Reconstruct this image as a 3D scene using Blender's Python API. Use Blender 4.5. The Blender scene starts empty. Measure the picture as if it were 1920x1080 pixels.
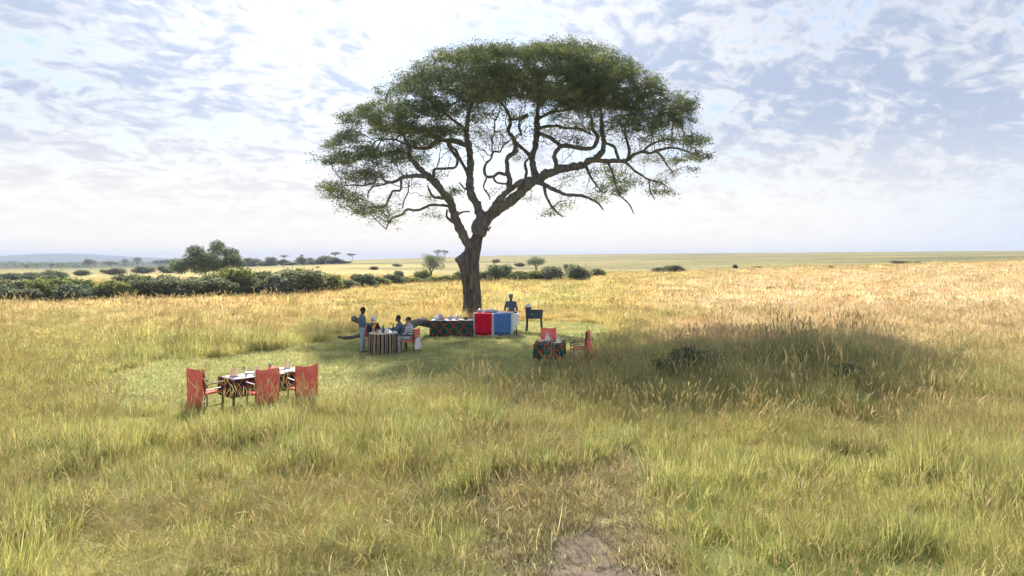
import bpy, bmesh, math, random
import numpy as np
from mathutils import Vector, Matrix, Euler

random.seed(7)
RNG = np.random.default_rng(7)
SC = bpy.context.scene
COL = SC.collection
R = math.radians

# ------------------------------------------------------------------ camera, sky, sun, exposure
CAMH, FPX, HOR = 3.5, 1297.0, 488.0      # eye height, focal length and horizon row (for a 1920 px wide frame)
cam_data = bpy.data.cameras.new('camera')
cam_data.sensor_width = 36.0
cam_data.lens = FPX / 1920 * 36.0
cam_data.shift_y = -(540 - HOR) / 1920
cam_data.clip_start, cam_data.clip_end = 0.1, 30000
cam = bpy.data.objects.new('camera', cam_data)
COL.objects.link(cam)
cam.location = (0, 0, CAMH)
cam.rotation_euler = (R(90), 0, 0)
SC.camera = cam

SUN_AZ, SUN_EL = R(-12), R(33)
SUN_DIR = Vector((math.sin(SUN_AZ) * math.cos(SUN_EL), math.cos(SUN_AZ) * math.cos(SUN_EL), math.sin(SUN_EL)))
sun_data = bpy.data.lights.new('sun', 'SUN')
sun_data.energy = 2.53
sun_data.angle = R(2.0)
sun_data.color = (1.0, 0.94, 0.85)
sun = bpy.data.objects.new('sun', sun_data)
COL.objects.link(sun)
sun.rotation_euler = (-SUN_DIR).to_track_quat('-Z', 'Y').to_euler()

SC.view_settings.view_transform = 'Standard'
SC.view_settings.look = 'None'
SC.view_settings.gamma = 1
SC.view_settings.exposure = 1.996
SC.render.engine = 'CYCLES'
SC.cycles.use_denoising = True
SC.cycles.use_adaptive_sampling = True
SC.cycles.adaptive_threshold = 0.02
SC.cycles.adaptive_min_samples = 20
SC.cycles.max_bounces = 4
SC.cycles.diffuse_bounces = 2
SC.cycles.transmission_bounces = 3
SC.cycles.transparent_max_bounces = 4
SC.cycles.volume_bounces = 0
SC.cycles.caustics_reflective = False
SC.cycles.caustics_refractive = False


class NT:
    """tiny helper to write node trees"""
    def __init__(self, tree):
        self.t = tree
        tree.nodes.clear()

    def n(self, kind, **kw):
        nd = self.t.nodes.new(kind)
        for k, v in kw.items():
            setattr(nd, k, v)
        return nd

    def set(self, sock, v):
        if isinstance(v, bpy.types.NodeSocket):
            self.t.links.new(v, sock)
        elif v is not None:
            if sock.type == 'RGBA' and len(v) == 3:
                v = (*v, 1)
            sock.default_value = v

    def math(self, op, a, b=None, c=None, clamp=False):
        nd = self.n('ShaderNodeMath', operation=op, use_clamp=clamp)
        for i, v in enumerate((a, b, c)):
            if v is not None:
                self.set(nd.inputs[i], v)
        return nd.outputs[0]

    def vmath(self, op, a, b=None, scale=None):
        nd = self.n('ShaderNodeVectorMath', operation=op)
        self.set(nd.inputs[0], a)
        if b is not None:
            self.set(nd.inputs[1], b)
        if scale is not None:
            self.set(nd.inputs['Scale'], scale)
        return nd.outputs['Value'] if op in ('DOT_PRODUCT', 'LENGTH') else nd.outputs[0]

    def noise(self, vec, scale, detail=4, rough=0.55, dist=0.0, out='Fac', dims='3D'):
        nd = self.n('ShaderNodeTexNoise', noise_dimensions=dims)
        if vec is not None:
            self.set(nd.inputs['Vector'], vec)
        self.set(nd.inputs['Scale'], scale)
        self.set(nd.inputs['Detail'], detail)
        self.set(nd.inputs['Roughness'], rough)
        self.set(nd.inputs['Distortion'], dist)
        return nd.outputs[out]

    def mix(self, f, a, b, blend='MIX'):
        nd = self.n('ShaderNodeMix', data_type='RGBA', blend_type=blend)
        self.set(nd.inputs[0], f)
        self.set(nd.inputs[6], a)
        self.set(nd.inputs[7], b)
        return nd.outputs[2]

    def ramp(self, f, stops, interp='LINEAR'):
        nd = self.n('ShaderNodeValToRGB')
        nd.color_ramp.interpolation = interp
        els = nd.color_ramp.elements
        while len(els) > len(stops):
            els.remove(els[-1])
        while len(els) < len(stops):
            els.new(0.5)
        for e, (p, c) in zip(els, stops):
            e.position = p
            e.color = (*c, 1) if len(c) == 3 else c
        self.set(nd.inputs[0], f)
        return nd.outputs[0]

    def smooth(self, x, lo, hi):
        nd = self.n('ShaderNodeMapRange', interpolation_type='SMOOTHSTEP')
        self.set(nd.inputs[0], x)
        nd.inputs[1].default_value, nd.inputs[2].default_value = lo, hi
        return nd.outputs[0]


world = bpy.data.worlds.new('World')
SC.world = world
world.use_nodes = True
w = NT(world.node_tree)
sky = w.n('ShaderNodeTexSky', sky_type='NISHITA', sun_disc=False)
sky.sun_elevation, sky.sun_rotation = SUN_EL, SUN_AZ % (2 * math.pi)
sky.altitude, sky.air_density, sky.dust_density, sky.ozone_density = 1500, 1.0, 1.4, 1.0
SKY_OFF = (120.7, 9.3, 0)
dirv = w.n('ShaderNodeTexCoord').outputs['Generated']
sep = w.n('ShaderNodeSeparateXYZ')
w.set(sep.inputs[0], dirv)
zc = w.math('MAXIMUM', sep.outputs[2], 0.0)
inv = w.math('DIVIDE', 1.0, w.math('ADD', zc, 0.28))
cx = w.math('MULTIPLY', sep.outputs[0], inv)
cy = w.math('MULTIPLY', sep.outputs[1], inv)
comb = w.n('ShaderNodeCombineXYZ')
w.set(comb.inputs[0], cx)
w.set(comb.inputs[1], w.math('ADD', cy, w.math('MULTIPLY', cx, -0.25)))
pl = comb.outputs[0]
wn = w.noise(pl, 3.0, 2, out='Color', dims='2D')
plw = w.vmath('ADD', pl, w.vmath('SCALE', w.vmath('SUBTRACT', wn, (0.5, 0.5, 0.5)), scale=0.16))
macro = w.noise(w.vmath('ADD', pl, SKY_OFF), 0.80, 3, 0.5, dims='2D')            # where the sheet of cloud is thick
meso = w.noise(plw, 6.5, 3, 0.55, dims='2D')                                       # cloudlets
fine = w.noise(w.vmath('MULTIPLY', plw, (1.0, 1.1, 1)), 19.0, 3, 0.6, 0.2, dims='2D')  # ripples
dens = w.math('ADD', w.math('ADD', w.math('MULTIPLY', macro, 1.1), w.math('MULTIPLY', meso, 0.60)), w.math('MULTIPLY', fine, 0.52))
cover = w.smooth(dens, 0.84, 1.14)
thick = w.smooth(w.math('ADD', w.math('ADD', w.math('MULTIPLY', meso, 0.80), w.math('MULTIPLY', macro, 0.65)), w.math('MULTIPLY', fine, 0.62)), 0.90, 1.22)
sdot = w.math('MAXIMUM', w.vmath('DOT_PRODUCT', w.vmath('NORMALIZE', dirv), tuple(SUN_DIR)), 0.0)
glow = w.math('POWER', sdot, 16.0)
cloud = w.mix(thick, (4.7, 4.75, 4.9), (2.6, 3.0, 3.9))
cloud = w.mix(1.0, cloud, w.mix(glow, (0.95, 0.95, 0.95), (1.75, 1.70, 1.60)), 'MULTIPLY')
blue = w.mix(0.60, sky.outputs[0], w.mix(glow, (2.2, 3.05, 4.4), (4.4, 4.8, 5.3)))    # clear air under a thin veil
body = w.mix(w.math('MULTIPLY', cover, 0.9), blue, cloud)
hz = w.math('SUBTRACT', 1.0, w.smooth(w.math('ADD', zc, w.math('MULTIPLY', w.math('SUBTRACT', macro, 0.5), 0.05)), 0.0, 0.22))
horizon = w.mix(w.smooth(sdot, 0.45, 0.80), (3.7, 4.25, 5.1), (5.7, 5.35, 4.85))
body = w.mix(w.math('MULTIPLY', hz, 0.97), body, horizon)
bg = w.n('ShaderNodeBackground')
w.set(bg.inputs[0], body)
bg.inputs[1].default_value = 0.05
w.t.links.new(bg.outputs[0], w.n('ShaderNodeOutputWorld').inputs[0])


# ------------------------------------------------------------------ helpers
def P(px, py, d):
    """point that the photograph shows at pixel px,py when it stands d metres away"""
    return Vector(((px - 960) / FPX * d, d, CAMH + (HOR - py) / FPX * d))


def link(o, parent=None):
    COL.objects.link(o)
    if parent is not None:
        o.parent = parent
    return o


def fast_mesh(name, V, F, mat=None, smooth=False, attrs=None):
    V = np.asarray(V, np.float32)
    F = np.asarray(F, np.int32)
    me = bpy.data.meshes.new(name)
    k = F.shape[1]
    me.vertices.add(len(V))
    me.vertices.foreach_set('co', V.ravel())
    me.loops.add(F.size)
    me.loops.foreach_set('vertex_index', F.ravel())
    me.polygons.add(len(F))
    me.polygons.foreach_set('loop_start', np.arange(0, F.size, k, dtype=np.int32))
    me.polygons.foreach_set('loop_total', np.full(len(F), k, np.int32))
    if smooth:
        me.polygons.foreach_set('use_smooth', np.ones(len(F), bool))
    for an, arr in (attrs or {}).items():
        arr = np.asarray(arr, np.float32)
        if arr.ndim == 2:
            a = me.attributes.new(an, 'FLOAT_VECTOR', 'POINT')
            a.data.foreach_set('vector', arr.ravel())
        else:
            a = me.attributes.new(an, 'FLOAT', 'POINT')
            a.data.foreach_set('value', arr)
    me.update(calc_edges=True)
    if mat:
        me.materials.append(mat)
    return me


def obj(name, me, parent=None, loc=None, rz=0.0, mat=None):
    o = bpy.data.objects.new(name, me)
    if mat is not None and me is not None and not me.materials:
        me.materials.append(mat)
    if loc is not None:
        o.location = loc
    if rz:
        o.rotation_euler = (0, 0, rz)
    return link(o, parent)


def tag(o, label=None, cat=None, group=None, kind=None):
    if label:
        o['label'] = label
    if cat:
        o['category'] = cat
    if group:
        o['group'] = group
    if kind:
        o['kind'] = kind
    return o


def empty(name, loc, rz=0.0):
    o = bpy.data.objects.new(name, None)
    o.location = loc
    o.rotation_euler = (0, 0, rz)
    o.empty_display_size = 0.1
    return link(o)


def copy_tree(src, loc=None, rz=None, parent=None):
    c = src.copy()
    COL.objects.link(c)
    c.parent = parent
    if loc is not None:
        c.location = loc
    if rz is not None:
        c.rotation_euler = (0, 0, rz)
    for ch in list(src.children):
        copy_tree(ch, parent=c)
    return c


class MB:
    """mesh collector: boxes, tubes, lathes, strips -> one mesh"""
    def __init__(self):
        self.v, self.f, self.uv = [], [], None

    def add(self, vs, fs):
        b = len(self.v)
        self.v += [tuple(x) for x in vs]
        self.f += [tuple(i + b for i in q) for q in fs]
        return self

    def box(self, c, s, rz=0.0, rx=0.0, ry=0.0, taper=1.0, bev=0.0):
        m = Euler((rx, ry, rz)).to_matrix()
        hx, hy, hz_ = s[0] / 2, s[1] / 2, s[2] / 2
        if bev <= 0:
            bev = min(hx, hy, hz_) * 0.12
        vs = []
        for (zz, k) in ((-hz_, 1.0), (-hz_ + bev, 0), (hz_ - bev, 0), (hz_, 1.0)):
            t = 1.0 if zz < 0 else taper
            e = bev * k
            x, y = hx * t - e, hy * t - e
            for (sx, sy) in ((-1, -1), (1, -1), (1, 1), (-1, 1)):
                vs.append(Vector(c) + m @ Vector((sx * x, sy * y, zz)))
        fs = [(3, 2, 1, 0), (12, 13, 14, 15)]
        for r in range(3):
            for i in range(4):
                a, b = r * 4 + i, r * 4 + (i + 1) % 4
                fs.append((a, b, b + 4, a + 4))
        return self.add(vs, fs)

    def tube(self, pts, radii, n=8, cap=True):
        pts = [Vector(p) for p in pts]
        if not hasattr(radii, '__len__'):
            radii = [radii] * len(pts)
        vs, fs = [], []
        up = None
        for i, p in enumerate(pts):
            t = (pts[min(i + 1, len(pts) - 1)] - pts[max(i - 1, 0)])
            t = t.normalized() if t.length > 1e-9 else Vector((0, 0, 1))
            if up is None:
                up = t.orthogonal().normalized()
            up = (up - t * up.dot(t))
            up = up.normalized() if up.length > 1e-6 else t.orthogonal().normalized()
            s = t.cross(up)
            for k in range(n):
                a = 2 * math.pi * k / n
                vs.append(p + (up * math.cos(a) + s * math.sin(a)) * radii[i])
        for i in range(len(pts) - 1):
            for k in range(n):
                a, b = i * n + k, i * n + (k + 1) % n
                fs.append((a, b, b + n, a + n))
        if cap:
            fs.append(tuple(range(n - 1, -1, -1)))
            fs.append(tuple(range((len(pts) - 1) * n, len(pts) * n)))
        return self.add(vs, fs)

    def lathe(self, c, prof, n=20, cap=True):
        vs, fs = [], []
        for (r, z) in prof:
            for k in range(n):
                a = 2 * math.pi * k / n
                vs.append((c[0] + r * math.cos(a), c[1] + r * math.sin(a), c[2] + z))
        for i in range(len(prof) - 1):
            for k in range(n):
                a, b = i * n + k, i * n + (k + 1) % n
                fs.append((a, b, b + n, a + n))
        if cap:
            fs.append(tuple(range(n - 1, -1, -1)))
            fs.append(tuple(range((len(prof) - 1) * n, len(prof) * n)))
        return self.add(vs, fs)

    def sphere(self, c, r, n=12, m=8, fn=None):
        r = (r, r, r) if not hasattr(r, '__len__') else r
        vs, fs = [], []
        for i in range(m + 1):
            th = math.pi * i / m
            for k in range(n):
                a = 2 * math.pi * k / n
                q = Vector((math.sin(th) * math.cos(a), math.sin(th) * math.sin(a), -math.cos(th)))
                if fn:
                    q = fn(q)
                vs.append((c[0] + q.x * r[0], c[1] + q.y * r[1], c[2] + q.z * r[2]))
        for i in range(m):
            for k in range(n):
                a, b = i * n + k, i * n + (k + 1) % n
                fs.append((a, b, b + n, a + n))
        return self.add(vs, fs)

    def mesh(self, name, mat, smooth=True):
        me = bpy.data.meshes.new(name)
        me.from_pydata(self.v, [], self.f)
        me.validate()
        if smooth:
            me.polygons.foreach_set('use_smooth', np.ones(len(me.polygons), bool))
            try:
                me.set_sharp_from_angle(angle=R(40))
            except Exception:
                pass
        me.materials.append(mat)
        return me

    def build(self, name, mat, parent=None, loc=None, rz=0.0, smooth=True):
        return obj(name, self.mesh(name, mat, smooth), parent, loc, rz)


# value noise on the ground plane
def _hash(ix, iy, s):
    n = (ix.astype(np.int64) * 374761393 + iy.astype(np.int64) * 668265263 + s * 1442695041) & 0x7fffffff
    n = ((n ^ (n >> 13)) * 1274126177) & 0x7fffffff
    return ((n ^ (n >> 16)) & 0xffff) / 65535.0


def vnoise(x, y, s=0):
    x, y = np.asarray(x, float), np.asarray(y, float)
    ix, iy = np.floor(x), np.floor(y)
    fx, fy = x - ix, y - iy
    fx, fy = fx * fx * (3 - 2 * fx), fy * fy * (3 - 2 * fy)
    a, b = _hash(ix, iy, s), _hash(ix + 1, iy, s)
    c, d = _hash(ix, iy + 1, s), _hash(ix + 1, iy + 1, s)
    return (a * (1 - fx) + b * fx) * (1 - fy) + (c * (1 - fx) + d * fx) * fy


def fbm(x, y, s=0, o=4):
    t, amp, tot = 0, 1.0, 0
    for i in range(o):
        t = t + amp * vnoise(x * 2 ** i + 17 * i, y * 2 ** i - 9 * i, s + i)
        tot += amp
        amp *= 0.55
    return t / tot


def sstep(x, a, b):
    t = np.clip((np.asarray(x, float) - a) / (b - a), 0, 1)
    return t * t * (3 - 2 * t)


# ------------------------------------------------------------------ materials
def mat_new(name):
    m = bpy.data.materials.new(name)
    m.use_nodes = True
    return m, NT(m.node_tree)


def simple(name, col, rough=0.6, metal=0.0, var=0.18, scale=9.0, bump=0.0, spec=0.3, trans=0.0, coords='Object'):
    """a painted / woven / plastic surface with uneven tone and fine relief"""
    m, t = mat_new(name)
    co = t.n('ShaderNodeTexCoord').outputs[coords]
    nz = t.noise(co, scale, 5, 0.6)
    c = t.mix(t.smooth(nz, 0.3, 0.7), tuple(x * (1 - var) for x in col), tuple(min(1, x * (1 + var)) for x in col))
    b = t.n('ShaderNodeBsdfPrincipled')
    t.set(b.inputs['Base Color'], c)
    t.set(b.inputs['Roughness'], t.math('ADD', t.math('MULTIPLY', nz, 0.2), rough - 0.1))
    b.inputs['Metallic'].default_value = metal
    b.inputs['Specular IOR Level'].default_value = spec
    if trans:
        b.inputs['Transmission Weight'].default_value = trans
    if bump:
        bn = t.n('ShaderNodeBump')
        bn.inputs['Strength'].default_value = bump
        bn.inputs['Distance'].default_value = 0.02
        t.set(bn.inputs['Height'], t.noise(co, scale * 6, 4))
        t.t.links.new(bn.outputs[0], b.inputs['Normal'])
    t.t.links.new(b.outputs[0], t.n('ShaderNodeOutputMaterial').inputs[0])
    return m


def leaf_mat(name, dark, light, trans=0.4, warm=None, attr='v', attr_type='GEOMETRY'):
    m, t = mat_new(name)
    a = t.n('ShaderNodeAttribute', attribute_name=attr, attribute_type=attr_type)
    stops = [(0.0, dark), (0.75, light)] + ([(1.0, warm)] if warm else [])
    c = t.ramp(a.outputs['Fac'], stops)
    oi = t.n('ShaderNodeObjectInfo').outputs['Random']
    c = t.mix(1.0, c, t.ramp(oi, [(0, (0.82, 0.9, 0.85)), (1, (1.15, 1.08, 1.0))]), 'MULTIPLY')
    d = t.n('ShaderNodeBsdfDiffuse')
    tr = t.n('ShaderNodeBsdfTranslucent')
    t.set(d.inputs[0], c)
    t.set(tr.inputs[0], t.mix(1.0, c, (1.1, 1.12, 0.80), 'MULTIPLY'))
    mx = t.n('ShaderNodeMixShader')
    mx.inputs[0].default_value = trans
    t.t.links.new(d.outputs[0], mx.inputs[1])
    t.t.links.new(tr.outputs[0], mx.inputs[2])
    t.t.links.new(mx.outputs[0], t.n('ShaderNodeOutputMaterial').inputs[0])
    return m


def bark_mat(name, c0, c1, sc=3.0, stretch=0.25, bump=0.8):
    m, t = mat_new(name)
    co = t.vmath('MULTIPLY', t.n('ShaderNodeTexCoord').outputs['Object'], (1, 1, stretch))
    n1 = t.noise(co, sc * 3, 6, 0.65, 0.4)
    n2 = t.noise(co, sc * 0.6, 3)
    c = t.mix(t.smooth(n1, 0.35, 0.65), c0, c1)
    c = t.mix(1.0, c, t.mix(n2, (0.7, 0.72, 0.75), (1.25, 1.2, 1.1)), 'MULTIPLY')
    b = t.n('ShaderNodeBsdfPrincipled')
    t.set(b.inputs['Base Color'], c)
    b.inputs['Roughness'].default_value = 0.9
    b.inputs['Specular IOR Level'].default_value = 0.15
    bn = t.n('ShaderNodeBump')
    bn.inputs['Strength'].default_value = bump
    bn.inputs['Distance'].default_value = 0.06
    t.set(bn.inputs['Height'], n1)
    t.t.links.new(bn.outputs[0], b.inputs['Normal'])
    t.t.links.new(b.outputs[0], t.n('ShaderNodeOutputMaterial').inputs[0])
    return m


# ------------------------------------------------------------------ terrain
T_PX = np.array([-900, -100, 330, 500, 640, 960, 1300, 1620, 1920, 2700], float)
T_D = np.array([0, 45, 60, 80, 100, 120, 150, 180, 220, 300, 450, 600, 800, 1000, 1300, 1800, 2500, 3500, 5000, 8000], float)
T_Z = np.array([
    [0, 0, 0, -.3, -.6, -1.0, -1.5, -1.9, -2.3, -2.8, -3.6, -4.2, -4.8, -5.2, -5.8, -6.3, -7, -8, -9, -12],
    [0, 0, 0, -.3, -.6, -1.0, -1.5, -1.9, -2.3, -2.8, -3.6, -4.2, -4.8, -5.2, -5.8, -6.3, -7, -8, -9, -12],
    [0, 0, 0, -.2, -.5, -.8, -1.1, -1.4, -1.6, -1.8, -2.0, -2.4, -3.0, -4.0, -5.0, -6.0, -7, -8, -9, -12],
    [0, 0, 0, -.1, -.4, -.6, -.8, -.9, -.9, -.5, .3, .6, .2, -1.5, -3.5, -5.5, -7, -8, -9, -12],
    [0, 0, 0, 0, -.2, -.4, -.5, -.4, -.2, .8, 2.6, 3.3, 3.4, 3.0, 1, -3, -7, -8, -9, -12],
    [0, 0, .1, .2, .3, .3, -.1, -.3, 0, 1.2, 3.8, 6.2, 8.7, 10.8, 13.2, 11, 4, -3, -9, -12],
    [0, .1, .3, .5, .7, .9, 1.0, .4, .5, 2.0, 5.0, 7.7, 10.9, 13.3, 16.2, 13, 5, -3, -9, -12],
    [0, .15, .4, .9, 1.3, 1.7, 2.1, 1.7, 1.6, 3.0, 6.5, 9.5, 12.8, 15.2, 18.6, 15, 6, -3, -9, -12],
    [0, .2, .6, 1.2, 1.7, 2.4, 3.1, 3.3, 3.1, 4.2, 7.6, 10.8, 14.2, 16.8, 20.2, 16, 6, -3, -9, -12],
    [0, .2, .6, 1.2, 1.7, 2.4, 3.1, 3.3, 3.1, 4.2, 7.6, 10.8, 14.2, 16.8, 20.2, 16, 6, -3, -9, -12]])
_lg = np.log(np.maximum(np.linspace(np.log(30), np.log(8000), 400), 1))
_LD = np.linspace(np.log(30), np.log(8000), 400)
_G = np.array([np.interp(np.exp(_LD), T_D, row) for row in T_Z])
_k = np.hanning(23)
_k /= _k.sum()
_G = np.array([np.convolve(np.pad(r, 11, 'edge'), _k, 'valid') for r in _G])
_PC = np.linspace(-900, 2700, 145)
_GP = np.array([np.interp(_PC, T_PX, _G[:, j]) for j in range(400)]).T
_k2 = np.hanning(9)
_k2 /= _k2.sum()
_GP = np.array([np.convolve(np.pad(_GP[:, j], 4, 'edge'), _k2, 'valid') for j in range(400)]).T


def terrain_z(x, y):
    x, y = np.asarray(x, float), np.asarray(y, float)
    r = np.hypot(x, y)
    th = np.arctan2(x, y)
    thc = np.clip(th, -0.9, 0.9)
    back = sstep(np.abs(th), 1.0, 3.0)
    px = 960 + FPX * np.tan(thc)
    px = px * (1 - back) + 960 * back
    d = np.maximum(r * np.cos(thc), 30.0)
    ci = np.clip((px + 900) / 25.0, 0, 143.999)
    di = np.clip((np.log(d) - _LD[0]) / (_LD[1] - _LD[0]), 0, 398.999)
    c0, d0 = ci.astype(int), di.astype(int)
    fc, fd = ci - c0, di - d0
    z = (_GP[c0, d0] * (1 - fc) * (1 - fd) + _GP[c0 + 1, d0] * fc * (1 - fd) + _GP[c0, d0 + 1] * (1 - fc) * fd + _GP[c0 + 1, d0 + 1] * fc * fd)
    z = z * sstep(r, 30, 50)
    near = 1 - sstep(r, 60, 160)
    z = z + (fbm(x / 6.0, y / 6.0, 3, 3) - 0.5) * 0.16 * near + (fbm(x / 1.1, y / 1.1, 5, 2) - 0.5) * 0.05 * near
    z = z + (fbm(x / 60.0, y / 60.0, 8, 3) - 0.5) * 1.0 * sstep(r, 150, 500)
    # the low mound that carries the tall weeds right of the clearing
    z = z + 0.45 * np.exp(-(((x - 8.0) / 4.6) ** 2 + ((y - 22.5) / 3.2) ** 2))
    return z


def gz(x, y):
    return float(terrain_z(np.array([x]), np.array([y]))[0])


def ground_at(px, py, dmax=6000):
    """first place where the ground shows at that pixel"""
    ds = np.exp(np.linspace(math.log(6), math.log(dmax), 1500))
    xs = (px - 960) / FPX * ds
    pyt = HOR - (terrain_z(xs, ds) - CAMH) / ds * FPX
    i = np.argmax(pyt <= py)
    d = ds[i] if (pyt <= py).any() else ds[np.argmin(pyt)]
    x = (px - 960) / FPX * d
    return Vector((x, d, gz(x, d)))


def flat(px, py):
    d = CAMH * FPX / (py - HOR)
    return ((px - 960) / FPX * d, d)


def in_poly(x, y, poly):
    inside = np.zeros(np.shape(x), bool)
    n = len(poly)
    for i in range(n):
        (x1, y1), (x2, y2) = poly[i], poly[(i + 1) % n]
        c = ((y1 > y) != (y2 > y)) & (x < (x2 - x1) * (y - y1) / (y2 - y1 + 1e-12) + x1)
        inside ^= c
    return inside


# mown clearing round the tables, and the bare trodden path in front
CLEAR = [flat(*q) for q in [(120, 742), (190, 706), (290, 687), (430, 668), (560, 648), (640, 630), (720, 612), (840, 603), (980, 601), (1080, 604),
                            (1150, 611), (1140, 640), (1120, 662), (1070, 688), (1000, 698), (920, 718), (800, 738), (690, 756), (620, 764), (540, 768), (440, 774), (340, 778), (220, 770)]]
DIRT = [flat(*q) for q in [(985, 1100), (1030, 1035), (1065, 1000), (1120, 990), (1165, 1010), (1190, 1050), (1230, 1110), (1260, 1300), (950, 1300)]]
TRAMP = [flat(*q) for q in [(880, 1300), (900, 1060), (840, 960), (860, 900), (930, 880), (1010, 900), (1080, 880), (1150, 840), (1215, 880), (1235, 980), (1290, 1080), (1330, 1300)]]
MOUND = (8.0, 22.5)


def poly_soft(x, y, poly, amp, s, seed):
    return in_poly(x + (fbm(x / s, y / s, seed, 3) - 0.5) * amp, y + (fbm(x / s + 50, y / s, seed + 1, 3) - 0.5) * amp, poly)


C_GREEN = np.array([0.235, 0.285, 0.105])
C_YEL = np.array([0.520, 0.490, 0.212])
C_GOLD = np.array([0.670, 0.510, 0.262])
C_STRAW = np.array([0.740, 0.560, 0.420])
C_GREY = np.array([0.400, 0.345, 0.245])


def grass_colour(x, y):
    """what colour the grass grows, place by place: green flushes, yellow and straw-coloured stands"""
    d = np.maximum(y, 3.0)
    px = 960 + x / d * FPX
    n1 = fbm(x / 7.0, y / 7.0, 21, 4)
    n2 = fbm(x / 2.2, y / 2.2, 31, 3)
    n3 = fbm(x / 22.0, y / 30.0, 41, 3)
    gold = sstep(y, 22, 48) * 0.90 + 0.05
    gold = np.clip(gold - 0.06 + (n1 - 0.5) * 1.15 + (n2 - 0.5) * 0.5, 0, 1)
    gold = gold * (1 - 0.6 * sstep(n3, 0.55, 0.68) * sstep(y, 25, 45))
    straw = 1.5 * sstep(px, 1120, 1450) * sstep(y, 21, 27) * (1 - 0.55 * sstep(y, 70, 140)) + 0.35 * (1 - sstep(px, 200, 900)) * sstep(y, 28, 40) * (1 - sstep(y, 60, 90))
    straw = np.clip(straw * (0.45 + 1.1 * n1) + (n2 - 0.5) * 0.3, 0, 1)
    green = np.clip(0.72 - 0.018 * y + (n1 - 0.5) * 2.3 + (n2 - 0.5) * 1.1, 0, 1)
    base = C_YEL[None] * (1 - green[:, None]) + C_GREEN[None] * green[:, None]
    c = base * (1 - gold[:, None]) + C_GOLD[None] * gold[:, None]
    c = c * (1 - straw[:, None]) + C_STRAW[None] * straw[:, None]
    flush = sstep(fbm(x / 5.0 + 9, y / 9.0, 61, 3), 0.60, 0.72)[:, None] * 0.7 * (1 - 0.5 * straw[:, None])
    c = c * (1 - flush) + (0.45 * C_GREEN + 0.55 * C_YEL)[None] * flush
    m = np.exp(-(((x - MOUND[0]) / 5.0) ** 2 + ((y - 21.5) / 4.0) ** 2))[:, None] * 0.6
    c = c * (1 - m) + (C_GREEN * 0.9 + 0.03)[None] * m
    right = sstep(px, 600, 1100)[:, None]
    far = sstep(y, 170, 420)[:, None] * (1 - right) + right * sstep(y + (n3 - 0.5) * 40, 145, 260)[:, None]
    c = c * (1 - far) + far * (np.array([0.310, 0.282, 0.150])[None] * right + (1 - right) * np.array([0.38, 0.34, 0.17])[None])
    wood = sstep(y, 380, 700)[:, None] * (1 - sstep(px, 350, 520)[:, None])
    c = c * (1 - wood) + wood * np.array([0.10, 0.12, 0.07])[None]
    return c


# terrain sheet: rings out to the horizon, finer in the direction of view
ths = np.concatenate([np.linspace(-math.pi, -0.85, 60)[:-1], np.linspace(-0.85, 0.85, 300), np.linspace(0.85, math.pi, 60)[1:]])
rs = np.concatenate([[0.0], np.exp(np.linspace(math.log(1.0), math.log(4700), 290))])
TH, RR = np.meshgrid(ths[:-1], rs)
gx, gy = (RR * np.sin(TH)).ravel(), (RR * np.cos(TH)).ravel()
gzv = terrain_z(gx, gy)
nt, nr = len(ths) - 1, len(rs)
ii, jj = np.meshgrid(np.arange(nr - 1), np.arange(nt), indexing='ij')
a = ii * nt + jj
b = ii * nt + (jj + 1) % nt
F = np.stack([a, a + nt, b + nt, b], -1).reshape(-1, 4)
gc = grass_colour(gx, gy)
soil = np.zeros(len(gx))
dirt = poly_soft(gx, gy, DIRT, 0.9, 0.5, 71).astype(float)
tramp = poly_soft(gx, gy, TRAMP, 0.9, 0.8, 73).astype(float)
clear = poly_soft(gx, gy, CLEAR, 1.0, 2.0, 75).astype(float)
soil = np.clip(dirt + 0.65 * tramp, 0, 1)
gc = gc * (1 - clear[:, None] * 0.75) + clear[:, None] * 0.75 * np.array([0.38, 0.40, 0.19])[None]

m_ground, t = mat_new('ground')
co = t.n('ShaderNodeTexCoord').outputs['Object']
ac = t.n('ShaderNodeAttribute', attribute_name='gcol').outputs['Vector']
asoil = t.n('ShaderNodeAttribute', attribute_name='soil').outputs['Fac']
n_big = t.noise(co, 0.035, 5, 0.6)
n_mid = t.noise(t.vmath('MULTIPLY', co, (1, 0.6, 1)), 0.35, 5, 0.65)
n_fine = t.noise(co, 6.0, 5, 0.7)
c = t.mix(1.0, ac, t.ramp(n_mid, [(0.3, (0.62, 0.72, 0.62)), (0.5, (0.95, 0.95, 0.9)), (0.7, (1.2, 1.12, 1.0))]), 'MULTIPLY')
c = t.mix(1.0, c, t.ramp(n_big, [(0.35, (0.85, 0.95, 0.85)), (0.65, (1.1, 1.03, 1.0))]), 'MULTIPLY')
c = t.mix(1.0, c, t.ramp(n_fine, [(0.3, (0.55, 0.55, 0.5)), (0.7, (1.15, 1.1, 1.05))]), 'MULTIPLY')
n_str = t.noise(t.vmath('MULTIPLY', co, (0.35, 1.0, 1)), 0.022, 5, 0.65)
dist_ = t.smooth(t.vmath('LENGTH', co), 140.0, 260.0)
streak = t.ramp(n_str, [(0.34, (0.50, 0.58, 0.52)), (0.48, (0.95, 0.95, 0.92)), (0.64, (1.40, 1.27, 1.10))])
c = t.mix(dist_, c, t.mix(1.0, c, streak, 'MULTIPLY'))
dirtc = t.mix(t.smooth(t.noise(co, 3.0, 6, 0.7), 0.35, 0.65), (0.130, 0.102, 0.072), (0.235, 0.188, 0.138))
c = t.mix(asoil, c, dirtc)
bs = t.n('ShaderNodeBsdfPrincipled')
t.set(bs.inputs['Base Color'], c)
bs.inputs['Roughness'].default_value = 1.0
bs.inputs['Specular IOR Level'].default_value = 0.05
bn = t.n('ShaderNodeBump')
bn.inputs['Strength'].default_value = 0.6
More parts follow.
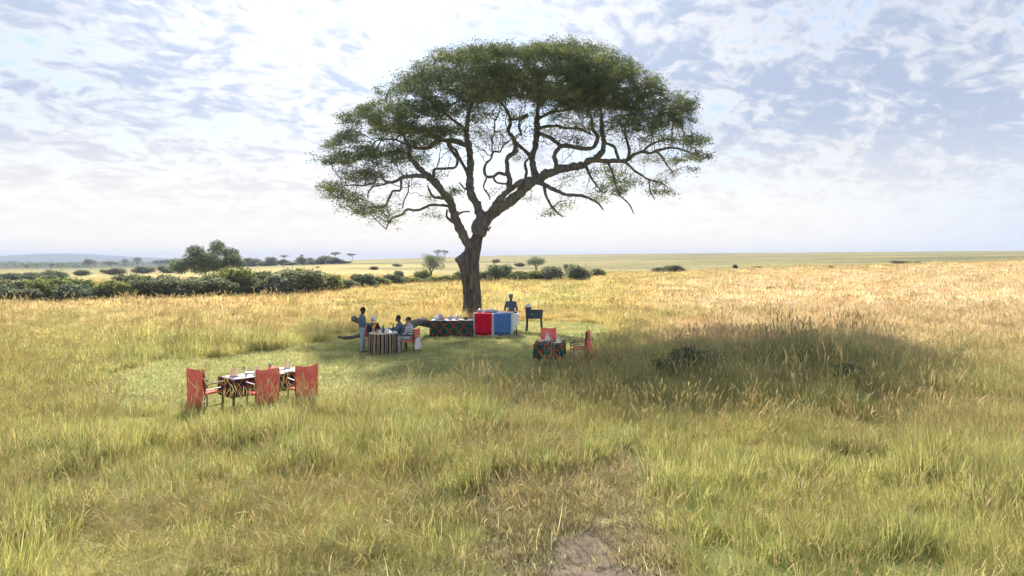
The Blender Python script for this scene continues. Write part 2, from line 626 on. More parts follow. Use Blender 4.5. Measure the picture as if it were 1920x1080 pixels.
bn.inputs['Distance'].default_value = 0.05
t.set(bn.inputs['Height'], n_fine)
t.t.links.new(bn.outputs[0], bs.inputs['Normal'])
t.t.links.new(bs.outputs[0], t.n('ShaderNodeOutputMaterial').inputs[0])
me = fast_mesh('ground', np.stack([gx, gy, gzv], -1), F[:, ::-1], m_ground, True, {'gcol': gc, 'soil': soil})
tag(obj('ground', me), 'rolling savanna ground under the grass', None, None, 'structure')

# the long blue hill on the horizon, far behind the wooded plain
hx = np.linspace(-4200, 1500, 240)
hd = np.linspace(3000, 4500, 24)
HX, HD = np.meshgrid(hx, hd)
hpx = 960 + HX / 3750 * FPX
prof = np.interp(hpx, [-1400, -300, 0, 40, 70, 100, 130, 165, 220, 300, 400, 560, 760, 1300], [488, 487, 487, 485, 480.5, 477, 476, 478, 481.5, 485.5, 487.2, 489.5, 492, 494])
k9 = np.hanning(7)
k9 /= k9.sum()
prof = np.array([np.convolve(np.pad(r_, 3, 'edge'), k9, 'valid') for r_ in prof])
top = (HOR - prof) / FPX * 3750 + CAMH + 2.5
ridge = 1 - ((HD - 3750) / 750) ** 2
HZ = -12 + (top + 12) * np.clip(ridge, 0, 1) + (fbm(HX / 200, HD / 200, 91, 3) - 0.5) * 3
n_r, n_c = HX.shape
ii, jj = np.meshgrid(np.arange(n_r - 1), np.arange(n_c - 1), indexing='ij')
a = ii * n_c + jj
F = np.stack([a, a + 1, a + n_c + 1, a + n_c], -1).reshape(-1, 4)
m_hill = simple('hill_scrub', (0.10, 0.12, 0.09), 1.0, var=0.25, scale=0.01, spec=0.0)
tag(obj('hill', fast_mesh('hill', np.stack([HX.ravel(), HD.ravel(), HZ.ravel()], -1), F, m_hill, True)), 'long low blue hill on the horizon', None, None, 'structure')

# ------------------------------------------------------------------ grass (uncountable: scattered tufts)
def grass_mat(name):
    m, t = mat_new(name)
    tint = t.n('ShaderNodeAttribute', attribute_name='tint', attribute_type='INSTANCER').outputs['Vector']
    dry = t.n('ShaderNodeAttribute', attribute_name='dry').outputs['Fac']
    rnd = t.n('ShaderNodeAttribute', attribute_name='rnd').outputs['Fac']
    c = t.mix(1.0, tint, t.ramp(rnd, [(0, (0.70, 0.80, 0.70)), (0.6, (1.0, 1.0, 1.0)), (1, (1.45, 1.30, 1.15))]), 'MULTIPLY')
    c = t.mix(dry, c, t.mix(rnd, (0.48, 0.40, 0.22), (0.76, 0.65, 0.43)))
    d = t.n('ShaderNodeBsdfDiffuse')
    tr = t.n('ShaderNodeBsdfTranslucent')
    t.set(d.inputs[0], c)
    t.set(tr.inputs[0], t.mix(1.0, c, (1.06, 1.06, 0.84), 'MULTIPLY'))
    mx = t.n('ShaderNodeMixShader')
    mx.inputs[0].default_value = 0.55
    t.t.links.new(d.outputs[0], mx.inputs[1])
    t.t.links.new(tr.outputs[0], mx.inputs[2])
    t.t.links.new(mx.outputs[0], t.n('ShaderNodeOutputMaterial').inputs[0])
    return m


M_GRASS = grass_mat('grass_blades')


def tuft_mesh(name, n, radius, length, width, bend, seed, dryness=0.12, heads=0, head_len=0.14, stem_len=0.85, lodged=0.0):
    """one tuft: n bent blades, plus a few thin stalks with seed heads"""
    rg = np.random.default_rng(seed)
    V, F, D, Q = [], [], [], []
    a = rg.uniform(0, 2 * math.pi, n)
    rr = radius * np.sqrt(rg.uniform(0, 1, n))
    base = np.stack([rr * np.cos(a), rr * np.sin(a), np.full(n, -0.03)], -1)
    la = a + rg.normal(0, 0.9, n)
    lean = np.stack([np.cos(la), np.sin(la), np.zeros(n)], -1) + np.array([0.35, -0.1, 0]) * lodged
    L = length * rg.uniform(0.45, 1.1, n)
    B = bend * rg.uniform(0.3, 1.6, n) + lodged * rg.uniform(0.2, 0.9, n)
    side = np.stack([-np.sin(la + rg.normal(0, 0.7, n)), np.cos(la), np.zeros(n)], -1)
    W = width * rg.uniform(0.6, 1.3, n)
    ts = [0.0, 0.35, 0.7, 1.0]
    rows = []
    for k, tt in enumerate(ts):
        c = base + lean * (L * B * tt ** 1.8)[:, None]
        c[:, 2] += L * tt * (1 - np.clip(B, 0, 1.4) * 0.38 * tt ** 1.6)
        wv = side * (W * (1 - tt ** 2.2 * 0.9) * 0.5)[:, None]
        rows.append((c - wv, c + wv))
    rn = rg.uniform(0, 1, n)
    dr = np.clip(rg.uniform(-0.3, 2 * dryness, n), 0, 1)
    full = rg.uniform(0, 1, n) < dryness * 0.8
    dr[full] = 1
    for k, (lo, hi) in enumerate(rows):
        V += [lo, hi]
        D += [np.clip(dr + 0.25 * ts[k] ** 2 * (rg.uniform(0, 1, n)), 0, 1)] * 2
        Q += [rn, rn]
    V, D, Q = np.concatenate(V), np.concatenate(D), np.concatenate(Q)
    idx = np.arange(n)
    for k in range(3):
        F.append(np.stack([idx + 2 * k * n, idx + (2 * k + 1) * n, idx + (2 * k + 3) * n, idx + (2 * k + 2) * n], -1))
    F = np.concatenate(F)
    for h in range(heads):
        aa = rg.uniform(0, 2 * math.pi)
        bb = Vector((math.cos(aa), math.sin(aa), 0)) * radius * rg.uniform(0, 0.8)
        ln = Vector((rg.normal(0, 0.16) + 0.10 + 0.3 * lodged, rg.normal(0, 0.16), 1)).normalized()
        sl = stem_len * rg.uniform(0.75, 1.1)
        droop = Vector((rg.normal(0.25, 0.4), rg.normal(0, 0.4), -0.1))
        hl = head_len * rg.uniform(0.7, 1.25)
        pts = [bb + Vector((0, 0, -0.03)), bb + ln * sl * 0.55, bb + ln * sl + droop * 0.04]
        e = (ln + droop * 0.6).normalized()
        pts += [pts[2] + e * hl * 0.25, pts[2] + e * hl * 0.65 + droop * 0.01, pts[2] + e * hl + droop * 0.04]
        wd = [width * 0.35, width * 0.3, width * 0.3, width * 1.5, width * 1.6, width * 0.2]
        b0 = len(V)
        vs = []
        for p_, w_ in zip(pts, wd):
            for k in range(3):
                an = 2 * math.pi * k / 3
                vs.append((p_.x + math.cos(an) * w_ / 2, p_.y + math.sin(an) * w_ / 2, p_.z))
        fs = [(b0 + i * 3 + k, b0 + i * 3 + (k + 1) % 3, b0 + (i + 1) * 3 + (k + 1) % 3, b0 + (i + 1) * 3 + k) for i in range(5) for k in range(3)]
        V = np.concatenate([V, np.array(vs)])
        F = np.concatenate([F, np.array(fs)])
        D = np.concatenate([D, np.repeat([0.4, 0.6, 0.8, 1, 1, 1], 3)])
        Q = np.concatenate([Q, np.full(18, rg.uniform(0.3, 1))])
    return fast_mesh(name, V, F, M_GRASS, False, {'dry': D, 'rnd': Q})


def scatter_tree(name, coll):
    g = bpy.data.node_groups.new(name, 'GeometryNodeTree')
    g.interface.new_socket('Geometry', in_out='INPUT', socket_type='NodeSocketGeometry')
    g.interface.new_socket('Geometry', in_out='OUTPUT', socket_type='NodeSocketGeometry')
    gi, go = g.nodes.new('NodeGroupInput'), g.nodes.new('NodeGroupOutput')
    ci = g.nodes.new('GeometryNodeCollectionInfo')
    ci.inputs[0].default_value = coll
    ci.inputs['Separate Children'].default_value = True
    ci.inputs['Reset Children'].default_value = True
    ip = g.nodes.new('GeometryNodeInstanceOnPoints')

    def na(nm, ty):
        x = g.nodes.new('GeometryNodeInputNamedAttribute')
        x.data_type = ty
        x.inputs['Name'].default_value = nm
        return x.outputs['Attribute']
    L = g.links.new
    L(gi.outputs[0], ip.inputs['Points'])
    L(ci.outputs[0], ip.inputs['Instance'])
    ip.inputs['Pick Instance'].default_value = True
    L(na('pick', 'INT'), ip.inputs['Instance Index'])
    L(na('rot', 'FLOAT_VECTOR'), ip.inputs['Rotation'])
    L(na('scl', 'FLOAT_VECTOR'), ip.inputs['Scale'])
    L(ip.outputs[0], go.inputs[0])
    return g


def scatter(name, label, protos, x, y, scl, pick, tint, tilt=0.1):
    coll = bpy.data.collections.new(name + '_kinds')
    for i, me in enumerate(protos):
        o = bpy.data.objects.new('%s_kind_%02d' % (name, i), me)
        coll.objects.link(o)
    n = len(x)
    me = bpy.data.meshes.new(name)
    me.vertices.add(n)
    co = np.stack([x, y, terrain_z(x, y)], -1).astype(np.float32)
    me.vertices.foreach_set('co', co.ravel())
    rot = np.stack([RNG.normal(0, tilt, n), RNG.normal(0, tilt, n), RNG.uniform(0, 6.283, n)], -1).astype(np.float32)
    for nm, arr in (('rot', rot), ('scl', scl), ('tint', tint)):
        at = me.attributes.new(nm, 'FLOAT_VECTOR', 'POINT')
        at.data.foreach_set('vector', np.asarray(arr, np.float32).ravel())
    at = me.attributes.new('pick', 'INT', 'POINT')
    at.data.foreach_set('value', np.asarray(pick, np.int32))
    o = obj(name, me)
    md = o.modifiers.new('scatter', 'NODES')
    md.node_group = scatter_tree(name + '_scatter', coll)
    return tag(o, label, None, None, 'stuff')


def wedge(n, d0, d1, side=0.80, pad=3.0):
    """random ground points in the wedge of view between two distances"""
    d = np.sqrt(RNG.uniform(d0 * d0, d1 * d1, n))
    x = RNG.uniform(-1, 1, n) * (side * d + pad)
    return x, d


def region(x, y):
    c_in = poly_soft(x, y, CLEAR, 1.0, 2.0, 75)
    d_in = poly_soft(x, y, DIRT, 0.9, 0.5, 71)
    t_in = poly_soft(x, y, TRAMP, 0.9, 0.8, 73) & ~d_in
    return c_in, d_in, t_in


def clear_of_things(x, y, pad=0.0):
    """keep stalks out of the table tops and the trunk"""
    k = np.hypot(x + 2.45, y - 42.5) > 0.9
    for (cx_, cy_, rx_, ry_, rot_) in FOOT:
        dx, dy = x - cx_, y - cy_
        u = dx * math.cos(rot_) + dy * math.sin(rot_)
        v = -dx * math.sin(rot_) + dy * math.cos(rot_)
        k &= ~((np.abs(u) < rx_ + pad) & (np.abs(v) < ry_ + pad))
    return k


FOOT = [(-6.2, 17.0, 1.15, 0.42, R(45)), (1.25, 22.7, 0.5, 0.85, R(-6)), (-4.87, 26.2, 0.55, 0.55, 0), (-2.73, 31.9, 1.0, 0.4, 0), (-0.73, 31.9, 1.05, 0.42, 0)]

TUFTS = ([tuft_mesh('grass_tuft', 95, 0.24, 0.50, 0.0085, 0.45, 100 + i, 0.08) for i in range(5)] +
         [tuft_mesh('grass_tuft', 85, 0.24, 0.52, 0.0085, 0.40, 110 + i, 0.12, heads=2 + i) for i in range(4)] +
         [tuft_mesh('grass_tuft', 85, 0.30, 0.50, 0.0085, 0.60, 120 + i, 0.40, heads=3, lodged=0.8) for i in range(3)])
MIDS = ([tuft_mesh('grass_tuft', 95, 0.38, 0.50, 0.014, 0.45, 200 + i, 0.10) for i in range(4)] +
        [tuft_mesh('grass_tuft', 80, 0.40, 0.50, 0.013, 0.42, 210 + i, 0.18, heads=7, head_len=0.14, stem_len=0.62) for i in range(3)])
FARS = [tuft_mesh('grass_patch', 80, 0.80, 0.50, 0.030, 0.40, 300 + i, 0.12, heads=5, head_len=0.22, stem_len=0.55) for i in range(4)]
TURF = [tuft_mesh('turf_tuft', 75, 0.24, 0.11, 0.0085, 0.75, 400 + i, 0.16) for i in range(4)]


def thin(x, y, keep):
    return x[keep], y[keep]


def scales(n, s, lo=0.75, hi=1.25):
    k = RNG.uniform(lo, hi, n) * s
    return np.stack([k * RNG.uniform(0.9, 1.1, n), k * RNG.uniform(0.9, 1.1, n), k * RNG.uniform(0.85, 1.15, n)], -1)


def height_map(x, y):
    h = 0.66 + 1.5 * (fbm(x / 2.4, y / 2.4, 131, 3) - 0.42)
    near_set = np.exp(-(((x + 6.0) / 2.8) ** 2 + ((y - 15.8) / 2.2) ** 2))
    h = h + 0.30 * np.exp(-(((x - MOUND[0]) / 5.0) ** 2 + ((y - 22.0) / 3.6) ** 2))
    tus = sstep(fbm(x / 1.2 + 3, y / 1.2, 181, 2), 0.50, 0.72)
    h = h * (0.80 + 0.80 * tus)
    lodge = sstep(fbm(x / 3.2 + 5, y / 3.2, 141, 3), 0.56, 0.66)
    return np.clip(h * (1 - 0.30 * lodge), 0.42, 1.7) * (1 - 0.58 * near_set), lodge


def tint_of(x, y, jit=0.12):
    c = grass_colour(x, y)
    tus = sstep(fbm(x / 1.2 + 3, y / 1.2, 181, 2), 0.50, 0.72)[:, None] * 0.5 * (1 - sstep(y, 20, 40))[:, None]
    c = c * (1 - tus) + tus * (C_GREEN * 0.8 + C_YEL * 0.2)[None]
    return c * RNG.uniform(1 - jit, 1 + jit, (len(x), 1)) * RNG.uniform(1 - jit * 0.4, 1 + jit * 0.4, (len(x), 3))


# long grass of the meadow near the camera
x, y = wedge(6900, 5.0, 19)
cI, dI, tI = region(x, y)
keep = ~cI & ~dI & ~(tI & (RNG.uniform(0, 1, len(x)) < 0.72)) & clear_of_things(x, y, 0.05)
x, y = thin(x, y, keep)
tI = tI[keep]
h, lodge = height_map(x, y)
h = np.where(tI, h * 0.45, h)
pick = np.where(RNG.uniform(0, 1, len(x)) < 0.45, RNG.integers(0, 5, len(x)), RNG.integers(5, 9, len(x)))
pick = np.where((RNG.uniform(0, 1, len(x)) < lodge * 0.8) | tI, RNG.integers(9, 12, len(x)), pick)
sc_ = scales(len(x), 1.0) * np.stack([0.6 + 0.4 * h, 0.6 + 0.4 * h, h], -1)
ti = tint_of(x, y, 0.16)
ti = np.where(tI[:, None], ti * 0.4 + 0.6 * C_GREY[None], ti)
scatter('meadow_grass', 'long green and yellow grass with pale seed heads filling the meadow', TUFTS, x, y, sc_, pick, ti, 0.14)

# the meadow further off, round the clearing and beyond
x, y = wedge(11500, 19, 46)
cI, dI, tI = region(x, y)
x, y = thin(x, y, ~cI & clear_of_things(x, y, 0.1))
h, lodge = height_map(x, y)
pick = np.where(RNG.uniform(0, 1, len(x)) < 0.55, RNG.integers(0, 4, len(x)), RNG.integers(4, 7, len(x)))
sc_ = scales(len(x), 1.05) * np.stack([0.7 + 0.35 * h, 0.7 + 0.35 * h, h], -1)
scatter('golden_grass', 'golden grass standing round the mown clearing', MIDS, x, y, sc_, pick, tint_of(x, y, 0.16), 0.12)

x, y = wedge(13000, 46, 168)
d_keep = RNG.uniform(0, 1, len(x)) < np.clip(70.0 / y, 0.25, 1)
x, y = thin(x, y, d_keep)
h, lodge = height_map(x / 2, y / 2)
sc_ = scales(len(x), 1.0) * np.stack([1 + y / 160, 1 + y / 160, h * 0.9], -1)
scatter('field_grass', 'dry golden grass of the open field behind the tree', FARS, x, y, sc_, RNG.integers(0, 4, len(x)), tint_of(x, y, 0.14), 0.08)

# short mown turf of the clearing
x, y = wedge(17000, 12, 42, 0.62, 0)
cI, dI, tI = region(x, y)
x, y = thin(x, y, cI & (RNG.uniform(0, 1, len(x)) < np.clip(24 / y, 0.5, 1)))
n1 = fbm(x / 1.6, y / 1.6, 151, 3)[:, None]
ti = (np.array([0.28, 0.33, 0.145])[None] * (1 - n1) + n1 * np.array([0.56, 0.54, 0.31])[None]) * RNG.uniform(0.8, 1.2, (len(x), 1))
sc_ = scales(len(x), 1.35) * np.stack([np.ones(len(x)), np.ones(len(x)), 0.45 + 1.7 * fbm(x / 0.9, y / 0.9, 161, 3) ** 1.5], -1)
scatter('mown_grass', 'short pale mown grass of the picnic clearing', TURF, x, y, sc_, RNG.integers(0, 4, len(x)), ti, 0.1)

# rougher half-cut tufts left standing in the clearing
x, y = wedge(2600, 13, 42, 0.62, 0)
cI, dI, tI = region(x, y)
x, y = thin(x, y, cI & (fbm(x / 1.5, y / 1.5, 201, 3) > 0.47) & clear_of_things(x, y, 0.3))
scatter('rough_grass', 'half-cut rough tufts left standing in the clearing', TUFTS[:9], x, y, scales(len(x), 0.34, 0.6, 1.5), RNG.integers(0, 9, len(x)), tint_of(x, y, 0.2), 0.15)

# tangled low straw on the trodden path
x, y = wedge(5200, 6.0, 13)
cI, dI, tI = region(x, y)
x, y = thin(x, y, tI | (dI & (RNG.uniform(0, 1, len(x)) < 0.30 * sstep(fbm(x / 0.5, y / 0.5, 191, 2), 0.4, 0.6))))
ti = C_GREY[None] * RNG.uniform(0.5, 1.1, (len(x), 1)) * np.array([1.0, 1.0, 0.95])[None]
scatter('trodden_grass', 'trodden greyish dead grass beside the bare path', TURF, x, y, scales(len(x), 1.3), RNG.integers(0, 4, len(x)), ti, 0.3)

# pale ripe seed stalks standing over the meadow in drifts
STALKS = [tuft_mesh('seed_stalk', 3, 0.22, 0.4, 0.012, 0.5, 450 + i, 0.6, heads=4, head_len=0.13, stem_len=0.66, lodged=0.25 * (i % 2)) for i in range(5)]
x, y = wedge(7500, 5.5, 26)
cI, dI, tI = region(x, y)
drift = sstep(fbm(x / 2.8 + 31, y / 2.8, 171, 3), 0.47, 0.62)
x, y = thin(x, y, ~cI & ~dI & (RNG.uniform(0, 1, len(x)) < drift * 0.7 + 0.05) & (np.hypot(x + 6.0, y - 15.8) > 2.4) & clear_of_things(x, y, 0.5))
scatter('seed_grass', 'pale ripe seed stalks standing in drifts over the meadow', STALKS, x, y, scales(len(x), 1.0, 0.7, 1.3), RNG.integers(0, 5, len(x)), tint_of(x, y), 0.16)

# ------------------------------------------------------------------ the big acacia
TD = 42.5
M_BARK = bark_mat('acacia_bark', (0.100, 0.094, 0.093), (0.215, 0.202, 0.198), 3.0, 0.22, 0.9)
M_TRUNK = bark_mat('old_trunk_bark', (0.062, 0.056, 0.054), (0.165, 0.148, 0.140), 3.2, 0.16, 1.0)
M_SCAR = bark_mat('bare_wood', (0.22, 0.135, 0.09), (0.34, 0.22, 0.145), 4.0, 0.15, 0.5)
M_LEAF = leaf_mat('acacia_leaves', (0.072, 0.096, 0.078), (0.145, 0.178, 0.105), 0.45, (0.28, 0.29, 0.125))


def spline(pts, step):
    """Catmull-Rom through rows of numbers, resampled"""
    pts = np.asarray(pts, float)
    ext = np.vstack([2 * pts[0] - pts[1], pts, 2 * pts[-1] - pts[-2]])
    out = []
    for i in range(1, len(ext) - 2):
        p0, p1, p2, p3 = ext[i - 1:i + 3]
        n = max(1, int(np.linalg.norm((p2 - p1)[:3]) / step))
        for k in range(n):
            s = k / n
            out.append(0.5 * (2 * p1 + (p2 - p0) * s + (2 * p0 - 5 * p1 + 4 * p2 - p3) * s * s + (3 * p1 - p0 - 3 * p2 + p3) * s ** 3))
    out.append(pts[-1])
    return np.array(out)


# limbs: (pixel column, row, width in pixels) along each, then how far it swings nearer (-) or farther (+)
LIMBS = [
    ('L', [(888, 470, 30), (877, 455, 21), (865, 435, 18), (857, 418, 17), (851, 398, 17), (844, 378, 17), (831, 358, 17), (813, 339, 16), (794, 322, 13), (783, 311, 12), (774, 302, 10), (768, 291, 9), (767, 280, 8), (760, 262, 7), (752, 240, 5), (748, 215, 4)], 0, -3.0),
    ('L1', [(803, 331, 10), (776, 330, 8), (752, 334, 7), (744, 339, 6.5), (728, 342, 6), (718, 335, 5.5), (713, 331, 5), (705, 335, 5), (702, 343, 5), (689, 346, 4.5), (678, 348, 4), (659, 347, 3), (640, 350, 2)], -1.8, -3.2),
    ('L2', [(752, 336, 6), (751, 356, 5), (737, 358, 5), (730, 371, 4.5), (720, 387, 4), (700, 388, 3), (680, 392, 2)], -2.2, -2.6),
    ('L3', [(728, 343, 4), (715, 347, 3.5), (700, 350, 3.5), (691, 360, 3), (690, 372, 2)], -2.5, -3.5),
    ('L4', [(842, 386, 7), (818, 384, 5.5), (802, 386, 5.5), (785, 394, 5), (761, 393, 5), (754, 402, 4.5), (733, 411, 4), (724, 430, 2)], -1.2, 1.5),
    ('L5', [(755, 391, 3), (757, 378, 2.5), (765, 360, 2.5), (767, 341, 2)], 0.5, 0.8),
    ('L6', [(838, 372, 8), (826, 371, 7), (813, 369, 5), (805, 358, 4), (802, 347, 3)], -1.5, -2.5),
    ('L7', [(858, 403, 6), (867, 397.5, 4), (881, 396.5, 3)], -1.0, -1.3),
    ('L8', [(849, 416, 7), (838, 407, 5), (838, 393, 3)], -0.9, -1.0),
    ('L9', [(813, 330, 8), (816, 317, 6), (833, 316, 5.5), (854, 313, 5.5), (857, 298, 5.5), (850, 287, 6), (842, 275, 6), (838, 265, 6)], -1.6, 0.8),
    ('M', [(908, 412, 26), (901, 403, 20), (894, 383, 17), (883, 361, 17), (880, 340, 16), (881, 320, 15), (882, 298, 14), (880, 279, 13), (876, 257, 11), (875.6, 238, 10), (877, 220, 9), (882, 195, 7), (880, 170, 5), (872, 140, 3.5)], 0, 2.0),
    ('M1', [(881, 274, 12), (862, 268, 11), (844, 264, 10), (820, 262.5, 9), (807, 276, 8), (785, 278, 7), (767, 273, 5.5), (740, 262, 4), (712, 262, 3)], 0.9, 0.6),
    ('M2', [(875, 320, 8), (862.6, 299.6, 6.5), (855, 283, 6), (846, 274, 6), (842, 265, 6)], 0.6, 0.8),
    ('M3', [(873, 356, 4), (861, 342, 2.5)], 0.4, 0.0),
    ('M4', [(876, 246, 8), (850, 225, 6), (822, 205, 5), (800, 180, 3.5), (790, 155, 2.5)], 1.2, -2.5),
    ('R', [(897, 440, 32), (905, 416, 30), (924, 398, 25), (946, 383, 23), (968, 368, 22), (987, 350, 21), (1001, 338.5, 20), (1020, 329, 19), (1042, 320, 17), (1066, 314, 16), (1088, 311, 15), (1105, 302, 13), (1117, 298, 12), (1128.5, 285, 12), (1132, 268, 10), (1130, 251, 9), (1128, 235, 8), (1127, 210, 6), (1120, 180, 4)], 0, -1.5),
    ('R1', [(1118, 300, 11), (1141, 302, 9), (1160, 301.5, 9), (1178, 299, 8), (1187, 291, 7), (1201, 285, 6.5), (1219, 286.5, 6), (1238, 281, 5.5), (1260, 277, 4.5), (1278, 281, 4), (1301, 288, 3)], -1.0, -1.8),
    ('R2', [(1160, 300, 7), (1156, 287, 6), (1153, 277, 6), (1141, 270, 6), (1132, 267, 6)], -1.1, -1.2),
    ('R3', [(1178, 296, 7), (1180, 283, 6), (1175, 261, 5.5), (1171, 246, 5), (1174, 231, 4), (1185, 212, 3)], -1.2, 0.5),
    ('R4', [(1168, 303, 7), (1175, 306, 5), (1190, 320, 5), (1204, 329, 4.5), (1217, 337, 4), (1238, 342, 3), (1252, 352, 2)], -1.1, -2.2),
    ('R5', [(1217, 338, 3.5), (1219, 357, 3), (1227, 374, 2)], -1.8, -2.2),
    ('R6', [(1140, 304, 6), (1145, 316, 5), (1151, 331, 3.5), (1155, 350, 2)], -1.0, -2.6),
    ('R7', [(1203, 286, 5), (1222, 270, 4.5), (1245, 262, 4), (1262, 262, 3), (1290, 262, 2)], -1.2, 1.5),
    ('R8', [(1230, 283, 4), (1243, 297, 3.5), (1252, 312, 3), (1262, 322, 2)], -1.4, -0.4),
    ('U', [(1004, 336, 17), (1003, 325, 14), (999.6, 307, 13), (998, 292, 13), (1003, 275, 12), (1005, 257, 12), (1007, 238, 12), (1007, 220, 10), (1010, 195, 8), (1016, 168, 6), (1022, 140, 4)], -0.2, 2.5),
    ('U1', [(997, 294, 9), (983, 281, 8), (968, 268, 7.5), (959, 253, 7), (953, 246, 7), (957, 231, 7), (955, 218, 6), (946, 200, 5), (930, 185, 4)], 0.6, 3.5),
    ('U2', [(1006, 246, 9), (1013, 251, 8), (1029, 257, 8), (1042, 266, 8), (1052, 274, 9)], 1.2, -0.4),
    ('U3', [(1042, 320, 10), (1042, 307, 9), (1040, 290, 9), (1046, 280, 9), (1054, 274, 9), (1075, 275.5, 8.5), (1094, 279, 8.5), (1112, 276, 8), (1119, 264, 8), (1119, 252, 8), (1111, 243, 7), (1110, 227, 6), (1105, 205, 4)], -0.5, -2.8),
    ('U4', [(957, 225, 6), (975, 222, 5), (990, 214, 4.5)], 2.0, 2.4),
    ('U5', [(1007, 240, 7), (1040, 236, 6), (1060, 240, 5.5), (1085, 241, 5), (1108, 252, 4)], 1.2, 1.8),
    ('U6', [(1007, 224, 7), (1030, 212, 6), (1060, 206, 5), (1085, 203, 4), (1106, 214, 4), (1112, 226, 4)], 1.4, 0.0),
    ('U7', [(990, 218, 4), (976, 226, 4), (973, 240, 4), (978, 252, 4)], 2.2, 1.2),
    ('V', [(918, 401, 16), (925.6, 392, 14), (931, 381, 14), (948, 362.6, 13), (961, 351.5, 12), (977, 342, 11), (992, 335, 10)], -0.5, -0.6),
    ('V1', [(955, 354, 13), (955, 338, 11), (951.5, 323, 10), (950.5, 307, 9), (953, 294, 9), (964, 286, 9), (966, 272, 8), (962, 258, 7)], -0.6, -0.5),
    ('V2', [(949, 328, 7), (935, 325, 6), (925, 331, 6), (912.6, 331, 6), (908, 320, 5.5), (911, 307, 5), (920, 298, 4.5), (925, 285, 4.5), (938, 285, 3.5)], -0.6, -2.0),
    ('V3', [(912, 334, 4), (907, 351, 3.5), (916, 366, 3), (919, 375, 2)], -1.2, -1.5),
    ('V4', [(925, 332, 5), (931, 342, 4), (950, 345, 4)], -0.9, -0.7),
    ('V5', [(985, 338, 7), (987, 320, 6), (984, 306, 5.5), (992, 296, 5)], -0.4, 0.4),
    ('W', [(1000, 341, 12), (1012, 343, 10), (1024, 348, 9), (1042, 357, 8), (1061, 364, 7), (1094, 368, 6), (1109, 374, 5), (1121, 381, 4), (1132, 394, 2)], -0.4, -3.2),
    ('W1', [(1020, 349, 7), (1024, 366, 6), (1033, 385, 5), (1046, 400, 4), (1056, 406, 2)], -0.8, -2.0),
    ('W2', [(1036, 390, 4), (1048, 379, 2.5), (1062, 376, 1.5)], -1.6, -2.4),
    ('W3', [(1099, 312, 6), (1108, 333, 4.5), (1117, 346, 3.5), (1128, 360, 2)], -0.8, -2.6),
    ('W4', [(1160, 366, 3), (1173, 376, 3), (1182, 387, 2.5), (1188, 401, 1.5)], -2.4, -2.5),
    ('W5', [(1151, 335, 3), (1157, 352, 3), (1162, 368, 3)], -2.4, -2.4),
]
nodes, nrad, parent_of = [], [], []
limb_tubes = []
for (nm, pts, o0, o1) in LIMBS:
    q = spline(pts, 3.0)
    k = np.linspace(0, 1, len(q))
    wob = (fbm(np.arange(len(q)) / 4.0, np.full(len(q), hash(nm) % 7 + len(pts)), 33, 2) - 0.5) * 0.5
    pp, rr_ = [], []
    for i, (px_, py_, wd_) in enumerate(q):
        dd = TD + o0 + (o1 - o0) * k[i] ** 1.2 + wob[i] * min(1, k[i] * 4)
        p_ = P(px_, py_, dd)
        pp.append(p_)
        rr_.append(wd_ / 2 / FPX * dd * 0.95)
    limb_tubes.append((pp, rr_))
    s0 = len(nodes)
    for i, (p_, r_) in enumerate(zip(pp, rr_)):
        if r_ < 0.13:
            nodes.append(np.array(p_))
            nrad.append(r_)
            parent_of.append(-1)
n_fixed = len(nodes)

